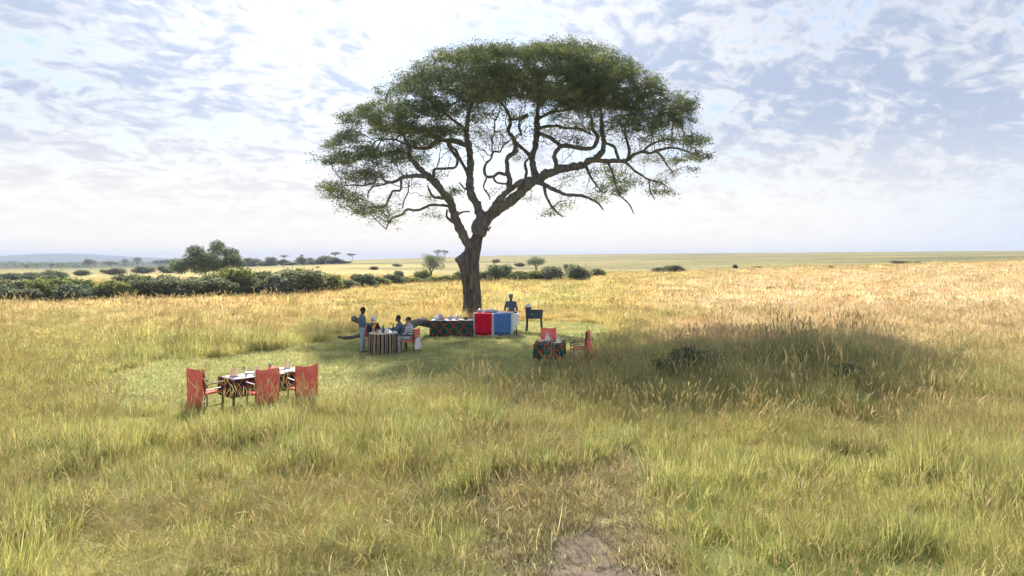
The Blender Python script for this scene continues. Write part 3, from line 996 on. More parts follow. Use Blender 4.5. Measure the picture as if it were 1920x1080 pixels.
# foliage pads of the flat-topped crown: pixel centre and half-size, thickness of leaf, how many deep
PADS = [
    (740, 290, 44, 18, .8, 2), (690, 332, 44, 16, .7, 2), (665, 395, 44, 16, .7, 1), (720, 418, 30, 10, .5, 1), (800, 298, 30, 13, .45, 1), (780, 270, 40, 14, .7, 2), (1230, 262, 40, 13, .5, 2), (1200, 300, 30, 11, .3, 1), (1258, 300, 36, 13, .4, 1), (645, 300, 36, 14, .8, 2),
    (912, 212, 46, 16, .6, 2), (1060, 210, 44, 14, .55, 2), (985, 214, 34, 12, .4, 2), (950, 240, 40, 12, .25, 1), (1040, 246, 40, 12, .22, 1),
    (830, 238, 34, 12, .6, 2), (1090, 235, 34, 10, .5, 2), (1160, 240, 34, 11, .55, 2), (1205, 246, 34, 11, .5, 2), (770, 240, 40, 14, .7, 2), (1245, 240, 34, 11, .5, 2), (715, 305, 40, 14, .5, 2), (650, 325, 30, 10, .5, 1),
    (860, 270, 60, 26, .07, 2), (940, 262, 60, 26, .07, 2), (1040, 262, 60, 28, .07, 2), (1110, 250, 60, 26, .07, 2), (1190, 265, 60, 24, .08, 2), (760, 320, 60, 26, .08, 2), (720, 365, 50, 26, .10, 1), (1240, 300, 50, 26, .10, 2), (1080, 300, 50, 16, .06, 1),
    (900, 132, 50, 22, 1, 3), (970, 130, 50, 22, 1, 4), (1030, 128, 50, 22, 1.1, 3), (1085, 138, 50, 22, 1.1, 3), (1140, 152, 46, 22, 1, 3), (850, 138, 46, 22, .9, 3), (890, 186, 46, 20, 1, 3), (1030, 186, 46, 18, 1, 3), (1095, 190, 46, 18, 1, 3), (800, 185, 46, 22, 1, 3), (755, 205, 40, 20, 1, 3), (720, 230, 40, 20, .9, 2),
    (640, 262, 34, 18, 1, 2), (622, 290, 24, 12, .8, 2), (690, 215, 48, 24, 1.2, 3), (662, 300, 40, 16, .7, 2), (702, 285, 42, 20, .9, 3), (636, 352, 28, 15, .9, 2), (658, 374, 34, 17, .8, 2), (690, 400, 42, 16, .55, 2),
    (676, 330, 34, 13, .5, 2), (730, 400, 30, 12, .4, 1), (735, 170, 28, 16, .8, 2), (765, 160, 44, 24, 1, 3), (740, 245, 44, 22, 1, 3), (720, 320, 36, 14, .45, 2), (772, 205, 50, 26, 1.2, 4), (815, 120, 34, 20, .7, 2), (838, 105, 40, 20, .8, 3), (800, 250, 46, 18, .9, 3),
    (820, 155, 50, 26, 1.1, 4), (880, 105, 50, 24, 1, 3), (940, 98, 52, 22, 1.1, 4), (1000, 105, 50, 24, 1.1, 4), (1045, 92, 56, 22, 1.3, 4), (1105, 112, 52, 24, 1.1, 4), (1160, 128, 44, 26, 1, 4), (1200, 148, 32, 22, .8, 3),
    (860, 165, 56, 28, 1.2, 5), (925, 160, 56, 28, 1.3, 5), (990, 162, 56, 26, 1.2, 5), (1055, 160, 58, 28, 1.3, 5), (1115, 170, 52, 26, 1.2, 5), (1170, 182, 50, 24, 1.2, 4), (1235, 200, 50, 26, 1.5, 4), (1215, 180, 40, 20, 1, 3), (1262, 222, 26, 20, 1, 2), (1190, 222, 44, 18, .8, 3),
    (845, 212, 48, 20, 1, 4), (1120, 208, 44, 16, .8, 3), (1000, 250, 26, 12, .35, 1), (905, 250, 30, 16, .35, 2), (1050, 225, 26, 10, .4, 1), (1085, 262, 16, 9, .5, 1),
    (1312, 268, 26, 18, 1.2, 2), (1318, 294, 24, 16, 1, 2), (1290, 300, 26, 12, .5, 1), (1262, 262, 34, 12, .35, 2), (1305, 318, 16, 8, .5, 1), (1140, 352, 34, 22, 1.0, 2), (1158, 338, 22, 20, .8, 1), (1125, 325, 22, 12, .4, 1), (1120, 372, 24, 10, .6, 1),
    (1232, 362, 14, 9, .6, 1), (1262, 362, 22, 7, .6, 1), (1238, 345, 14, 8, .6, 1), (1268, 322, 16, 8, .45, 1), (1190, 345, 22, 10, .35, 1), (1040, 396, 20, 9, .35, 1), (1060, 388, 22, 10, .3, 1), (1030, 403, 12, 5, .5, 1), (1000, 372, 16, 7, .25, 1), (1072, 330, 16, 8, .4, 1),
    (855, 358, 9, 4, .8, 1), (800, 375, 16, 9, .4, 1), (806, 405, 18, 7, .35, 1), (828, 330, 18, 8, .35, 1), (850, 305, 24, 14, .25, 1), (772, 345, 16, 8, .3, 1), (968, 298, 7, 6, .6, 1), (760, 300, 34, 16, .5, 2), (930, 358, 14, 10, .25, 1), (610, 275, 12, 6, .4, 1)]
attr_p, attr_w, attr_s = [], [], []
attr_t = []
for (cx_, cy_, rx_, ry_, th_, nd) in PADS:
    ext = 8.0 * math.sqrt(max(0.05, 1 - ((cx_ - 970) / 385) ** 2))
    low = cy_ > 245
    for j in range(nd):
        if nd == 1:
            off = RNG.uniform(-0.3, 0.3) * ext
        else:
            off = ext * (-0.85 + 1.7 * (j + RNG.uniform(0.2, 0.8)) / nd) * (0.6 if low else 1)
        n = int(9 + rx_ * ry_ / 55.0)
        v = RNG.normal(0, 1, (n, 3))
        v /= np.linalg.norm(v, axis=1)[:, None]
        v *= RNG.uniform(0.35, 1, (n, 1)) ** 0.5
        jx, jy = RNG.normal(0, rx_ * 0.3), RNG.normal(0, ry_ * (0.45 if 120 < cy_ < 235 else 0.15))
        dd = TD + off
        tone_ = RNG.uniform(-0.25, 0.3)
        for q in v:
            attr_t.append(tone_)
            yy = (q[2] if q[2] > 0 else q[2] * 0.5) * 0.80
            if RNG.uniform() < 0.11:
                yy += RNG.uniform(0.2, 0.55)          # sprigs that stand out of the outline
                q = q * np.array([1.12, 1.12, 1])
            d3 = dd + q[1] * rx_ / FPX * dd * 1.1
            p_ = P(cx_ + jx + q[0] * rx_, cy_ + jy - yy * ry_, d3)
            attr_p.append(np.array(p_))
            attr_w.append(th_)
            attr_s.append(min(1.0, 0.55 + rx_ / 120))
attr_p = np.array(attr_p)
attr_w = np.array(attr_w)

# grow twigs from the limbs towards the leaf pads
NODES = np.array(nodes)
PAR = list(parent_of)
alive = np.ones(len(attr_p), bool)
dmat = np.full(len(attr_p), 1e9)
near = np.zeros(len(attr_p), int)


def update(i0):
    global dmat, near
    new = NODES[i0:]
    for c0 in range(0, len(new), 400):
        blk = new[c0:c0 + 400]
        dd = np.linalg.norm(attr_p[:, None] - blk[None], axis=2)
        m = dd.argmin(1)
        md = dd[np.arange(len(attr_p)), m]
        better = md < dmat
        dmat[better] = md[better]
        near[better] = m[better] + i0 + c0


update(0)
STEP = 0.32
for it in range(75):
    act = np.where(alive & (dmat > 0.42))[0]
    if len(act) == 0:
        break
    alive &= dmat > 0.42
    src = np.unique(near[act])
    i0 = len(NODES)
    newp, newpar = [], []
    for s in src:
        mine = act[near[act] == s]
        v = attr_p[mine] - NODES[s]
        ln = np.linalg.norm(v, axis=1)
        v = (v / ln[:, None] / np.maximum(ln, 0.5)[:, None]).sum(0)
        v /= max(np.linalg.norm(v), 1e-6)
        v += RNG.normal(0, 0.42, 3)
        v[2] += 0.05
        v /= np.linalg.norm(v)
        st = min(STEP, max(0.15, ln.min()))
        newp.append(NODES[s] + v * st)
        newpar.append(int(s))
    NODES = np.vstack([NODES, np.array(newp)])
    PAR += newpar
    update(i0)
NN = len(NODES)
kids = [[] for _ in range(NN)]
for i in range(n_fixed, NN):
    kids[PAR[i]].append(i)
rad = np.zeros(NN)
for i in range(NN - 1, -1, -1):
    if i < n_fixed:
        rad[i] = nrad[i]
        continue
    s = sum(rad[k] ** 2.15 for k in kids[i])
    rad[i] = max(0.013, s ** (1 / 2.15) * 1.0)
rad[n_fixed:] = np.minimum(rad[n_fixed:], 0.09)

acacia = empty('acacia_tree', (P(886, 595, TD).x, TD, gz(P(886, 595, TD).x, TD)))
tag(acacia, 'big flat-topped acacia tree with twisted limbs standing behind the buffet tables', 'tree')
AO = acacia.location.copy()

# trunk: a furrowed column, flared at the foot and knobbly where the limbs part
tr_pts = spline([(886, 604, 58), (886, 597, 50), (885.5, 585, 42), (885, 560, 40), (884, 535, 40), (882, 512, 41), (878.5, 494, 44), (880, 482, 42), (886, 470, 36), (890, 458, 31), (896, 442, 27), (903, 425, 28), (908, 410, 26)], 2.2)
vs, fs = [], []
ns = 64
for i, (px_, py_, wd_) in enumerate(tr_pts):
    c = P(px_, py_, TD) - AO
    r0 = wd_ / 2 / FPX * TD * 0.82
    hgt = c.z
    fur = 1.0 if py_ > 478 else max(0.25, 1 - (478 - py_) / 40)
    for k in range(ns):
        a_ = 2 * math.pi * k / ns
        tw = a_ + 0.12 * hgt
        n1 = float(vnoise(np.array([tw * 3.2 + 40]), np.array([hgt * 0.55]), 11)[0]) - 0.5
        n2 = float(vnoise(np.array([tw * 7.5]), np.array([hgt * 0.9]), 12)[0]) - 0.5
        ridge_ = -abs(n1) * 0.42 + 0.09
        knob = 0.45 * math.exp(-((py_ - 485) / 7.0) ** 2) * max(0, math.cos(a_ - math.pi * 1.04)) ** 6
        hollow = -0.22 * math.exp(-((py_ - 548) / 24.0) ** 2) * max(0, math.cos(a_ + math.pi / 2 + 0.25)) ** 16
        rr0 = r0 * (1 + fur * (ridge_ + 0.16 * n2) + knob + hollow)
        if hgt < 0.9:
            rr0 *= 1 + 0.12 * (1 - hgt / 0.9) ** 2 * (0.6 + 0.8 * math.cos(a_ * 5) ** 2)
        vs.append((c.x + rr0 * math.cos(a_), c.y + rr0 * math.sin(a_), c.z))
for i in range(len(tr_pts) - 1):
    for k in range(ns):
        a_, b_ = i * ns + k, i * ns + (k + 1) % ns
        fs.append((a_, b_, b_ + ns, a_ + ns))
trunk = MB()
trunk.add(vs, fs)
trunk_o = trunk.build('trunk', M_TRUNK, acacia)
# strips of bare reddish wood where the bark has split away
for strip in ([(880, 512, 4), (885, 519, 4), (884, 531, 3.5), (886, 542, 2.5)], [(874, 520, 1.5), (873, 540, 2), (874, 556, 1.2)], [(890, 552, 2), (891, 561, 2.5), (888, 570, 1.5)]):
    q = spline(strip, 2.0)
    mb = MB()
    vs, fs = [], []
    for i, (px_, py_, wd_) in enumerate(q):
        c = P(px_, py_, TD) - AO
        ax = P(float(np.interp(-py_, -tr_pts[:, 1], tr_pts[:, 0])), py_, TD) - AO
        rt = float(np.interp(-py_, -tr_pts[:, 1], tr_pts[:, 2])) / 2 / FPX * TD
        dx = c.x - ax.x
        hw = wd_ / 2 / FPX * TD
        e = 0.35 if i in (0, len(q) - 1) else 1.0
        for s_, dep in ((-1, -0.06), (-0.5, 0.05), (0.5, 0.06), (1, -0.06)):
            xx = dx + s_ * hw * e
            rr0 = rt * 0.85
            vs.append((ax.x + xx, ax.y - math.sqrt(max(0.01, rr0 ** 2 - xx ** 2)) - dep, c.z))
    for i in range(len(q) - 1):
        for k in range(3):
            a_ = i * 4 + k
            fs.append((a_, a_ + 1, a_ + 5, a_ + 4))
    mb.add(vs, fs)
    mb.build('bare_wood_strip', M_SCAR, trunk_o)
# broken stubs by the fork
for (p0, p1, w0, w1) in (((866, 492), (860, 480), 16, 7), ((862, 437), (855, 428), 6, 2), ((915, 432), (920, 424), 5, 1.5), ((868, 486), (866, 474), 8, 3)):
    st = MB()
    a3, b3 = P(*p0, TD - 0.3) - AO, P(*p1, TD - 0.4) - AO
    mid = (a3 + b3) / 2 + Vector((0.03, -0.05, 0.02))
    st.tube([a3, mid, b3], [w0 / 2 / FPX * TD, (w0 + w1) / 3.6 / FPX * TD, w1 / 2 / FPX * TD], 9)
    st.build('broken_stub', M_BARK, acacia)

# each main limb is a part of its own; the twigs are one mesh
for li, (pp, rr_) in enumerate(limb_tubes):
    mb = MB()
    n_s = 14 if rr_[0] > 0.2 else (10 if rr_[0] > 0.1 else 7)
    pn = [float(vnoise(np.array([i * 0.55]), np.array([li * 3.0 + 0.3]), 9)[0]) - 0.5 for i in range(len(rr_))]
    pm = [float(vnoise(np.array([i * 0.42]), np.array([li * 5.0 + 0.7]), 19)[0]) - 0.5 for i in range(len(rr_))]
    rj = [r_ * (0.96 + 0.36 * pn[i]) for i, r_ in enumerate(rr_)]
    mb.tube([p_ - AO + Vector((pm[i], 0, pn[i])) * r_ * 0.55 * min(1, i / 4) for i, (p_, r_) in enumerate(zip(pp, rr_))], rj, n_s)
    mb.v = [(v_[0] + 0.05 * rr_[0] * math.sin(v_[2] * 23 + v_[0] * 17), v_[1], v_[2] + 0.05 * rr_[0] * math.sin(v_[0] * 21 + v_[1] * 13)) for v_ in mb.v]
    mb.build('limb' if rr_[0] > 0.12 else 'branch', M_BARK, acacia)
TV, TF = [], []
done = np.zeros(NN, bool)
ao = np.array(AO)
for i in range(n_fixed, NN):
    if kids[i]:
        continue
    chain = [i]
    j = i
    while j >= n_fixed and not done[j]:
        done[j] = True
        j = PAR[j]
        chain.append(j)
    pts = NODES[chain[::-1]] - ao
    rc = rad[chain[::-1]].copy()
    rc[0] = min(rc[0], rc[1] * 1.15)
    nsd = 5 if rc.max() > 0.03 else 4
    tng = np.gradient(pts, axis=0) if len(pts) > 2 else np.repeat((pts[-1] - pts[0])[None], len(pts), 0)
    tng /= np.maximum(np.linalg.norm(tng, axis=1), 1e-6)[:, None]
    up = np.cross(tng, np.array([0.31, 0.2, 0.93]))
    up /= np.maximum(np.linalg.norm(up, axis=1), 1e-6)[:, None]
    sd = np.cross(tng, up)
    b0 = sum(len(v_) for v_ in TV)
    an = np.arange(nsd) * 2 * math.pi / nsd
    ring = pts[:, None] + (up[:, None] * np.cos(an)[None, :, None] + sd[:, None] * np.sin(an)[None, :, None]) * rc[:, None, None]
    TV.append(ring.reshape(-1, 3))
    for q in range(len(pts) - 1):
        for k in range(nsd):
            a_, b_ = b0 + q * nsd + k, b0 + q * nsd + (k + 1) % nsd
            TF.append((a_, b_, b_ + nsd, a_ + nsd))
tw = fast_mesh('twigs', np.concatenate(TV), np.array(TF), M_BARK, True)
tag(obj('twigs', tw, acacia), kind='stuff')


def leaf_quads(cent, L, W, flat_=0.5, rg=RNG):
    n = len(cent)
    t1 = rg.normal(0, 1, (n, 3))
    t1[:, 2] *= flat_
    t1 /= np.linalg.norm(t1, axis=1)[:, None]
    nn_ = rg.normal(0, 1, (n, 3))
    nn_[:, 2] += (1 - flat_) * 1.5
    s1 = np.cross(t1, nn_)
    s1 /= np.maximum(np.linalg.norm(s1, axis=1), 1e-6)[:, None]
    l_ = (L * rg.uniform(0.6, 1.3, n))[:, None] / 2
    w_ = (W * rg.uniform(0.6, 1.3, n))[:, None] / 2
    V = np.stack([cent - t1 * l_, cent + s1 * w_ + t1 * l_ * 0.15, cent + t1 * l_, cent - s1 * w_ + t1 * l_ * 0.15], 1).reshape(-1, 3)
    F = np.arange(4 * n).reshape(n, 4)
    return V, F


# leaf sprays: bunched along the twig ends and through the pads
tips = np.array([i for i in range(n_fixed, NN) if rad[i] < 0.024])
tp = NODES[tips]
dd = np.array([np.min(np.linalg.norm(attr_p - q, axis=1)) for q in tp])
tw_ = np.array([attr_w[np.argmin(np.linalg.norm(attr_p - q, axis=1))] for q in tp])
tp, tw_ = tp[dd < 0.9], tw_[dd < 0.9]
seeds = np.vstack([attr_p, tp])
wts = np.concatenate([attr_w, tw_ * 0.6])
gap = vnoise(seeds[:, 0] / 1.25 + seeds[:, 1] / 7.0, seeds[:, 2] / 0.85, 77) * 0.65 + vnoise(seeds[:, 0] / 0.6, seeds[:, 2] / 0.45 + seeds[:, 1] / 5.0, 78) * 0.35
spx, spy = 960 + seeds[:, 0] / seeds[:, 1] * FPX, HOR - (seeds[:, 2] - CAMH) / seeds[:, 1] * FPX
open_ = 0.10 + 1.35 * sstep(gap, 0.30, 0.52)
wts = wts * np.where((spx > 1285) | (spy > 320), np.maximum(open_, 0.9), open_)
per = np.maximum(1, (wts * 29 * RNG.uniform(0.3, 1.7, len(wts))).astype(int))
cent = np.repeat(seeds, per, 0)
axis = RNG.normal(0, 1, (len(seeds), 3)) * np.array([1, 1, 0.35])
axis /= np.linalg.norm(axis, axis=1)[:, None]
axr = np.repeat(axis, per, 0)
cent = cent + axr * RNG.normal(0, 0.27, (len(cent), 1)) + RNG.normal(0, 1, cent.shape) * np.array([0.12, 0.12, 0.075])
V, F = leaf_quads(cent - ao, 0.15, 0.050, 0.6)
tones = np.concatenate([np.array(attr_t), RNG.uniform(-0.2, 0.2, len(tp))])
seedv = np.repeat(np.clip(RNG.uniform(0.15, 0.65, len(seeds)) + tones, 0, 1), per) + RNG.normal(0, 0.12, len(cent))
yel = np.repeat(RNG.uniform(0, 1, len(seeds)) < 0.10, per)
seedv = np.where(yel, seedv + 0.35, seedv)
crown = fast_mesh('crown', V, F, M_LEAF, False, {'v': np.repeat(np.clip(seedv, 0, 1), 4)})
obj('crown', crown, acacia)
print('acacia nodes', NN, 'leaves', len(cent))

# ------------------------------------------------------------------ fallen trunk behind the seated guests
M_DEAD = bark_mat('dead_wood', (0.085, 0.080, 0.076), (0.20, 0.185, 0.170), 4.0, 0.4, 0.8)
lb = P(720, 632, 29.2)
log_o = empty('fallen_log', (lb.x, 29.2, gz(lb.x, 29.2)))
tag(log_o, 'weathered grey fallen trunk lying on the ground behind the seated guests', 'log')
LO = log_o.location


def log_tube(name, pts, sides=12):
    mb = MB()
    q = spline(pts, 6.0)
    pp, rr_ = [], []
    for i, (px_, py_, wd_, dd_) in enumerate(q):
        pp.append(P(px_, py_, dd_) - LO)
        rr_.append(wd_ / 2 / FPX * dd_ * (1 + 0.14 * math.sin(i * 1.7) + 0.08 * math.sin(i * 3.1)))
    mb.tube(pp, rr_, sides)
    return mb.build(name, M_DEAD, log_o)


log_tube('trunk', [(828, 611, 9, 33.6), (806, 609, 13, 33.0), (795, 604, 15, 32.0), (784, 604, 15, 31.0), (772, 609, 15, 30.2), (755, 616, 15, 29.4), (735, 621, 14, 29.2), (715, 623, 13, 28.9), (695, 625, 11, 28.6), (680, 628, 9, 28.4)])
log_tube('branch', [(688, 626, 9, 28.5), (672, 629, 8, 28.0), (655, 633, 6, 27.7), (640, 633, 5, 27.4), (634, 631, 4, 27.2)])
log_tube('branch', [(690, 624, 8, 28.6), (680, 612, 8, 28.5), (672, 602, 9, 28.4), (662, 597, 10, 28.4), (659, 595, 5, 28.4)])

# ------------------------------------------------------------------ bushes and distant trees
M_BUSH = leaf_mat('bush_leaves', (0.115, 0.136, 0.110), (0.245, 0.272, 0.195), 0.45)
M_BUSHG = leaf_mat('bush_leaves_grey', (0.150, 0.168, 0.140), (0.310, 0.325, 0.255), 0.45)
M_BUSHY = leaf_mat('bush_leaves_light', (0.145, 0.168, 0.085), (0.310, 0.335, 0.150), 0.45)
M_STEM = bark_mat('bush_wood', (0.07, 0.06, 0.05), (0.18, 0.155, 0.13), 5.0, 0.4, 0.5)


def lobes_leaves(lobes, n, L, W, seed, shell=0.55):
    rg = np.random.default_rng(seed)
    lobes = np.array(lobes, float)
    vol = lobes[:, 3] * lobes[:, 4] * lobes[:, 5]
    which = rg.choice(len(lobes), n, p=vol ** 0.8 / (vol ** 0.8).sum())
    v = rg.normal(0, 1, (n, 3))
    v /= np.linalg.norm(v, axis=1)[:, None]
    # bunch the leaves in sprays, with gaps between
    fr = np.clip(vnoise(np.arctan2(v[:, 1], v[:, 0]) * 3 + which * 7, v[:, 2] * 4, seed % 50), 0, 1)
    rr_ = (shell + (1 - shell) * rg.uniform(0, 1, n) ** 0.6) * (0.72 + 0.55 * fr)
    p_ = lobes[which, :3] + v * rr_[:, None] * lobes[which, 3:6] + rg.normal(0, 0.05, (n, 3)) * lobes[which, 3:6]
    p_ = p_[p_[:, 2] > 0.03]
    V, F = leaf_quads(p_, L, W, 0.7, rg)
    val = np.clip(rg.uniform(0.1, 0.9, len(lobes))[which][:len(p_)] * 0.5 + rg.uniform(0, 0.5, len(p_)), 0, 1)
    return V, F, np.repeat(val, 4)


def bush_proto(seed, n=3000, upright=0.0):
    """unit bush: about 1 wide, 1 high"""
    rg = np.random.default_rng(seed)
    lob = []
    for i in range(9):
        a_ = rg.uniform(0, 6.28)
        r_ = rg.uniform(0.05, 0.34)
        zz = rg.uniform(0.22, 0.72) * (1 - 0.5 * r_)
        s = rg.uniform(0.15, 0.26)
        lob.append((math.cos(a_) * r_, math.sin(a_) * r_, zz, s, s, s * rg.uniform(0.8, 1.2)))
    lob.append((0, 0, 0.32, 0.40, 0.40, 0.32))
    V, F, val = lobes_leaves(lob, n, 0.085, 0.055, seed, 0.35)
    fol = fast_mesh('foliage', V, F, None, False, {'v': val})
    mb = MB()
    for i in range(7):
        a_ = rg.uniform(0, 6.28)
        e = Vector((math.cos(a_) * rg.uniform(0.15, 0.4), math.sin(a_) * rg.uniform(0.15, 0.4), rg.uniform(0.5, 0.95)))
        mb.tube([(0.02 * math.cos(a_), 0.02 * math.sin(a_), -0.05), e * 0.5 + Vector((rg.normal(0, .03), rg.normal(0, .03), 0)), e], [0.016, 0.011, 0.004], 5)
    return fol, mb.mesh('stems', M_STEM)


BUSH = [bush_proto(500 + i) for i in range(6)]
_mesh_cache = {}


def bush(px, py, wpx, hpx, label, kind=0, mat=None, name='bush', group=None, d=None, i=None, yadd=0.0):
    if d is None:
        g = ground_at(px, py)
    else:
        x_ = (px - 960) / FPX * d
        g = Vector((x_, d, gz(x_, d)))
    s = g.y / FPX
    o = empty(name, g, RNG.uniform(0, 6.28))
    o.scale = (wpx * s * 1.12, wpx * s * 1.12, hpx * s * 1.12 + (0.25 if g.y < 200 else 0))
    fol, stm = BUSH[kind % len(BUSH)]
    key = (kind % len(BUSH), mat.name)
    if key not in _mesh_cache:
        f2 = fol.copy()
        f2.materials.clear()
        f2.materials.append(mat)
        _mesh_cache[key] = f2
    obj('foliage', _mesh_cache[key], o)
    obj('stems', stm, o)
    return tag(o, label, 'bush', group)


ORD = 'first second third fourth fifth sixth seventh eighth ninth tenth eleventh twelfth thirteenth fourteenth fifteenth sixteenth seventeenth eighteenth nineteenth twentieth twenty-first twenty-second twenty-third twenty-fourth twenty-fifth'.split()
HEDGE = [(10, 567, 62, 36), (50, 566, 52, 28), (90, 563, 66, 42), (131, 565, 62, 30), (172, 564, 66, 34), (216, 562, 72, 42), (262, 560, 62, 48), (300, 559, 60, 40), (338, 558, 66, 46), (372, 556, 66, 42), (410, 556, 70, 38), (442, 553, 66, 48), (482, 553, 70, 44),
         (520, 552, 62, 44), (562, 550, 84, 48), (612, 546, 62, 30), (646, 543, 54, 26), (680, 540, 54, 30), (712, 537, 42, 20), (740, 534, 46, 18), (772, 533, 42, 16), (812, 532, 54, 14), (846, 531, 40, 14)]
GHEDGE = 'bushes in the hedge row across the plain'
tone = ['dark green', 'grey-green', 'light green']
mats = [M_BUSH, M_BUSHG, M_BUSHY]
kt = [0, 1, 2, 1, 0, 2, 0, 1, 0, 1, 0, 2, 0, 1, 0, 2, 1, 0, 2, 0, 2, 2, 2]
for i, (a_, b_, c_, d_) in enumerate(HEDGE):
    c_ *= 1.12
    d_ *= 0.74 + 0.34 * ((i * 5) % 4) / 3
    bush(a_, b_, c_, d_, '%s bush, %s from the left end of the hedge row' % (tone[kt[i]], ORD[i]), i, mats[kt[i]], group=GHEDGE)
BACK = [(28, 556, 60, 30), (112, 553, 50, 34), (150, 554, 60, 30), (240, 552, 60, 36), (320, 550, 64, 36), (394, 546, 60, 30), (430, 545, 70, 32), (500, 545, 70, 36), (540, 545, 60, 40), (590, 542, 50, 26)]
for i, (a_, b_, c_, d_) in enumerate(BACK):
    bush(a_, b_ - 2, c_, d_, 'bush showing above the hedge row, %s of that back line from the left' % ORD[i], i + 2, mats[(i * 2 + 1) % 3], group='bushes behind the hedge row')
bush(98, 548, 26, 34, 'tall narrow dark shrub rising out of the hedge row on the left', 3, M_BUSH, group=GHEDGE)
MIDB = [(912, 528, 44, 20, 0, 'dark bush touching the acacia trunk on its right'), (938, 529, 48, 34, 0, 'tall dark green bush just right of the acacia trunk'), (972, 528, 44, 20, 2, 'low light green bush between two dark bushes right of the trunk'),
        (1003, 527, 48, 20, 2, 'yellow-green bush below the round dark tree'), (1036, 527, 56, 28, 1, 'rounded grey-green bush with rough top below the round tree'), (1084, 526, 58, 32, 1, 'pale grey-green bush at the right end of the bush line'),
        (1122, 518, 34, 14, 2, 'small light bush ending the bush line on the right'), (1066, 512, 20, 18, 0, 'small dark pointed shrub behind the pale bush'), (866, 531, 40, 22, 2, 'small bush half hidden behind the acacia trunk'), (790, 530, 34, 24, 2, 'small light bush under the round tree left of the trunk'),
        (748, 528, 26, 20, 0, 'small dark bush left of the round tree')]
for i, (a_, b_, c_, d_, k_, l_) in enumerate(MIDB):
    bush(a_, b_, c_, d_, l_, i + 1, mats[k_], group='bushes along the dip behind the tree')
FARB = [(1240, 512, 34, 11, 'far low bush on the green slope, left one of the pair'), (1266, 512, 44, 15, 'far dark bush on the green slope, right one of the pair'), (1378, 503, 12, 8, 'tiny round far bush alone on the green slope'), (1420, 504, 22, 6, 'tiny flat far bush right of the round one'),
        (1690, 495, 40, 7, 'far bush on the crest of the right-hand field'), (1718, 495, 24, 5, 'smallest far bush on the crest of the right-hand field'), (930, 493, 18, 9, 'far bush on the slope just right of the trunk'), (975, 500, 22, 8, 'far small bush below the skyline between trunk and round tree'),
        (20, 528, 56, 16, 'olive bush in the far field at the left edge'), (62, 528, 50, 18, 'olive bush in the far field, second from the left edge'), (100, 527, 56, 20, 'larger dark olive bush in the far field above the hedge'), (156, 517, 34, 12, 'low bush in the far field left of the wooded strip'),
        (214, 516, 46, 16, 'wide low bush in the far field below the blue trees'), (268, 513, 42, 15, 'far-field bush left of the big spreading tree'), (315, 512, 36, 16, 'far-field bush at the foot of the big spreading tree'), (745, 500, 18, 6, 'tiny far bush on the pale slope left of the round tree'),
        (1560, 505, 10, 5, 'tiny shrub on the far right slope'), (700, 506, 20, 7, 'small far bush on the slope left of the trunk')]
for i, (a_, b_, c_, d_, l_) in enumerate(FARB):
    bush(a_, b_, c_, d_, l_, i, M_BUSH if i % 3 else M_BUSHG, group='scattered bushes far out on the plain')
for i in range(17):
    px_ = 452 + i * 12.2
    bush(px_ + 5 * math.sin(i * 2.3), 500 - i * 0.35, 20 + 9 * ((i * 5) % 3), 6 + 4 * ((i * 7) % 4), 'far bush of the scrub strip below the skyline, %s from the left' % ORD[i], i, [M_BUSH, M_BUSHG][i % 2], group='scrub strip on the far rise')


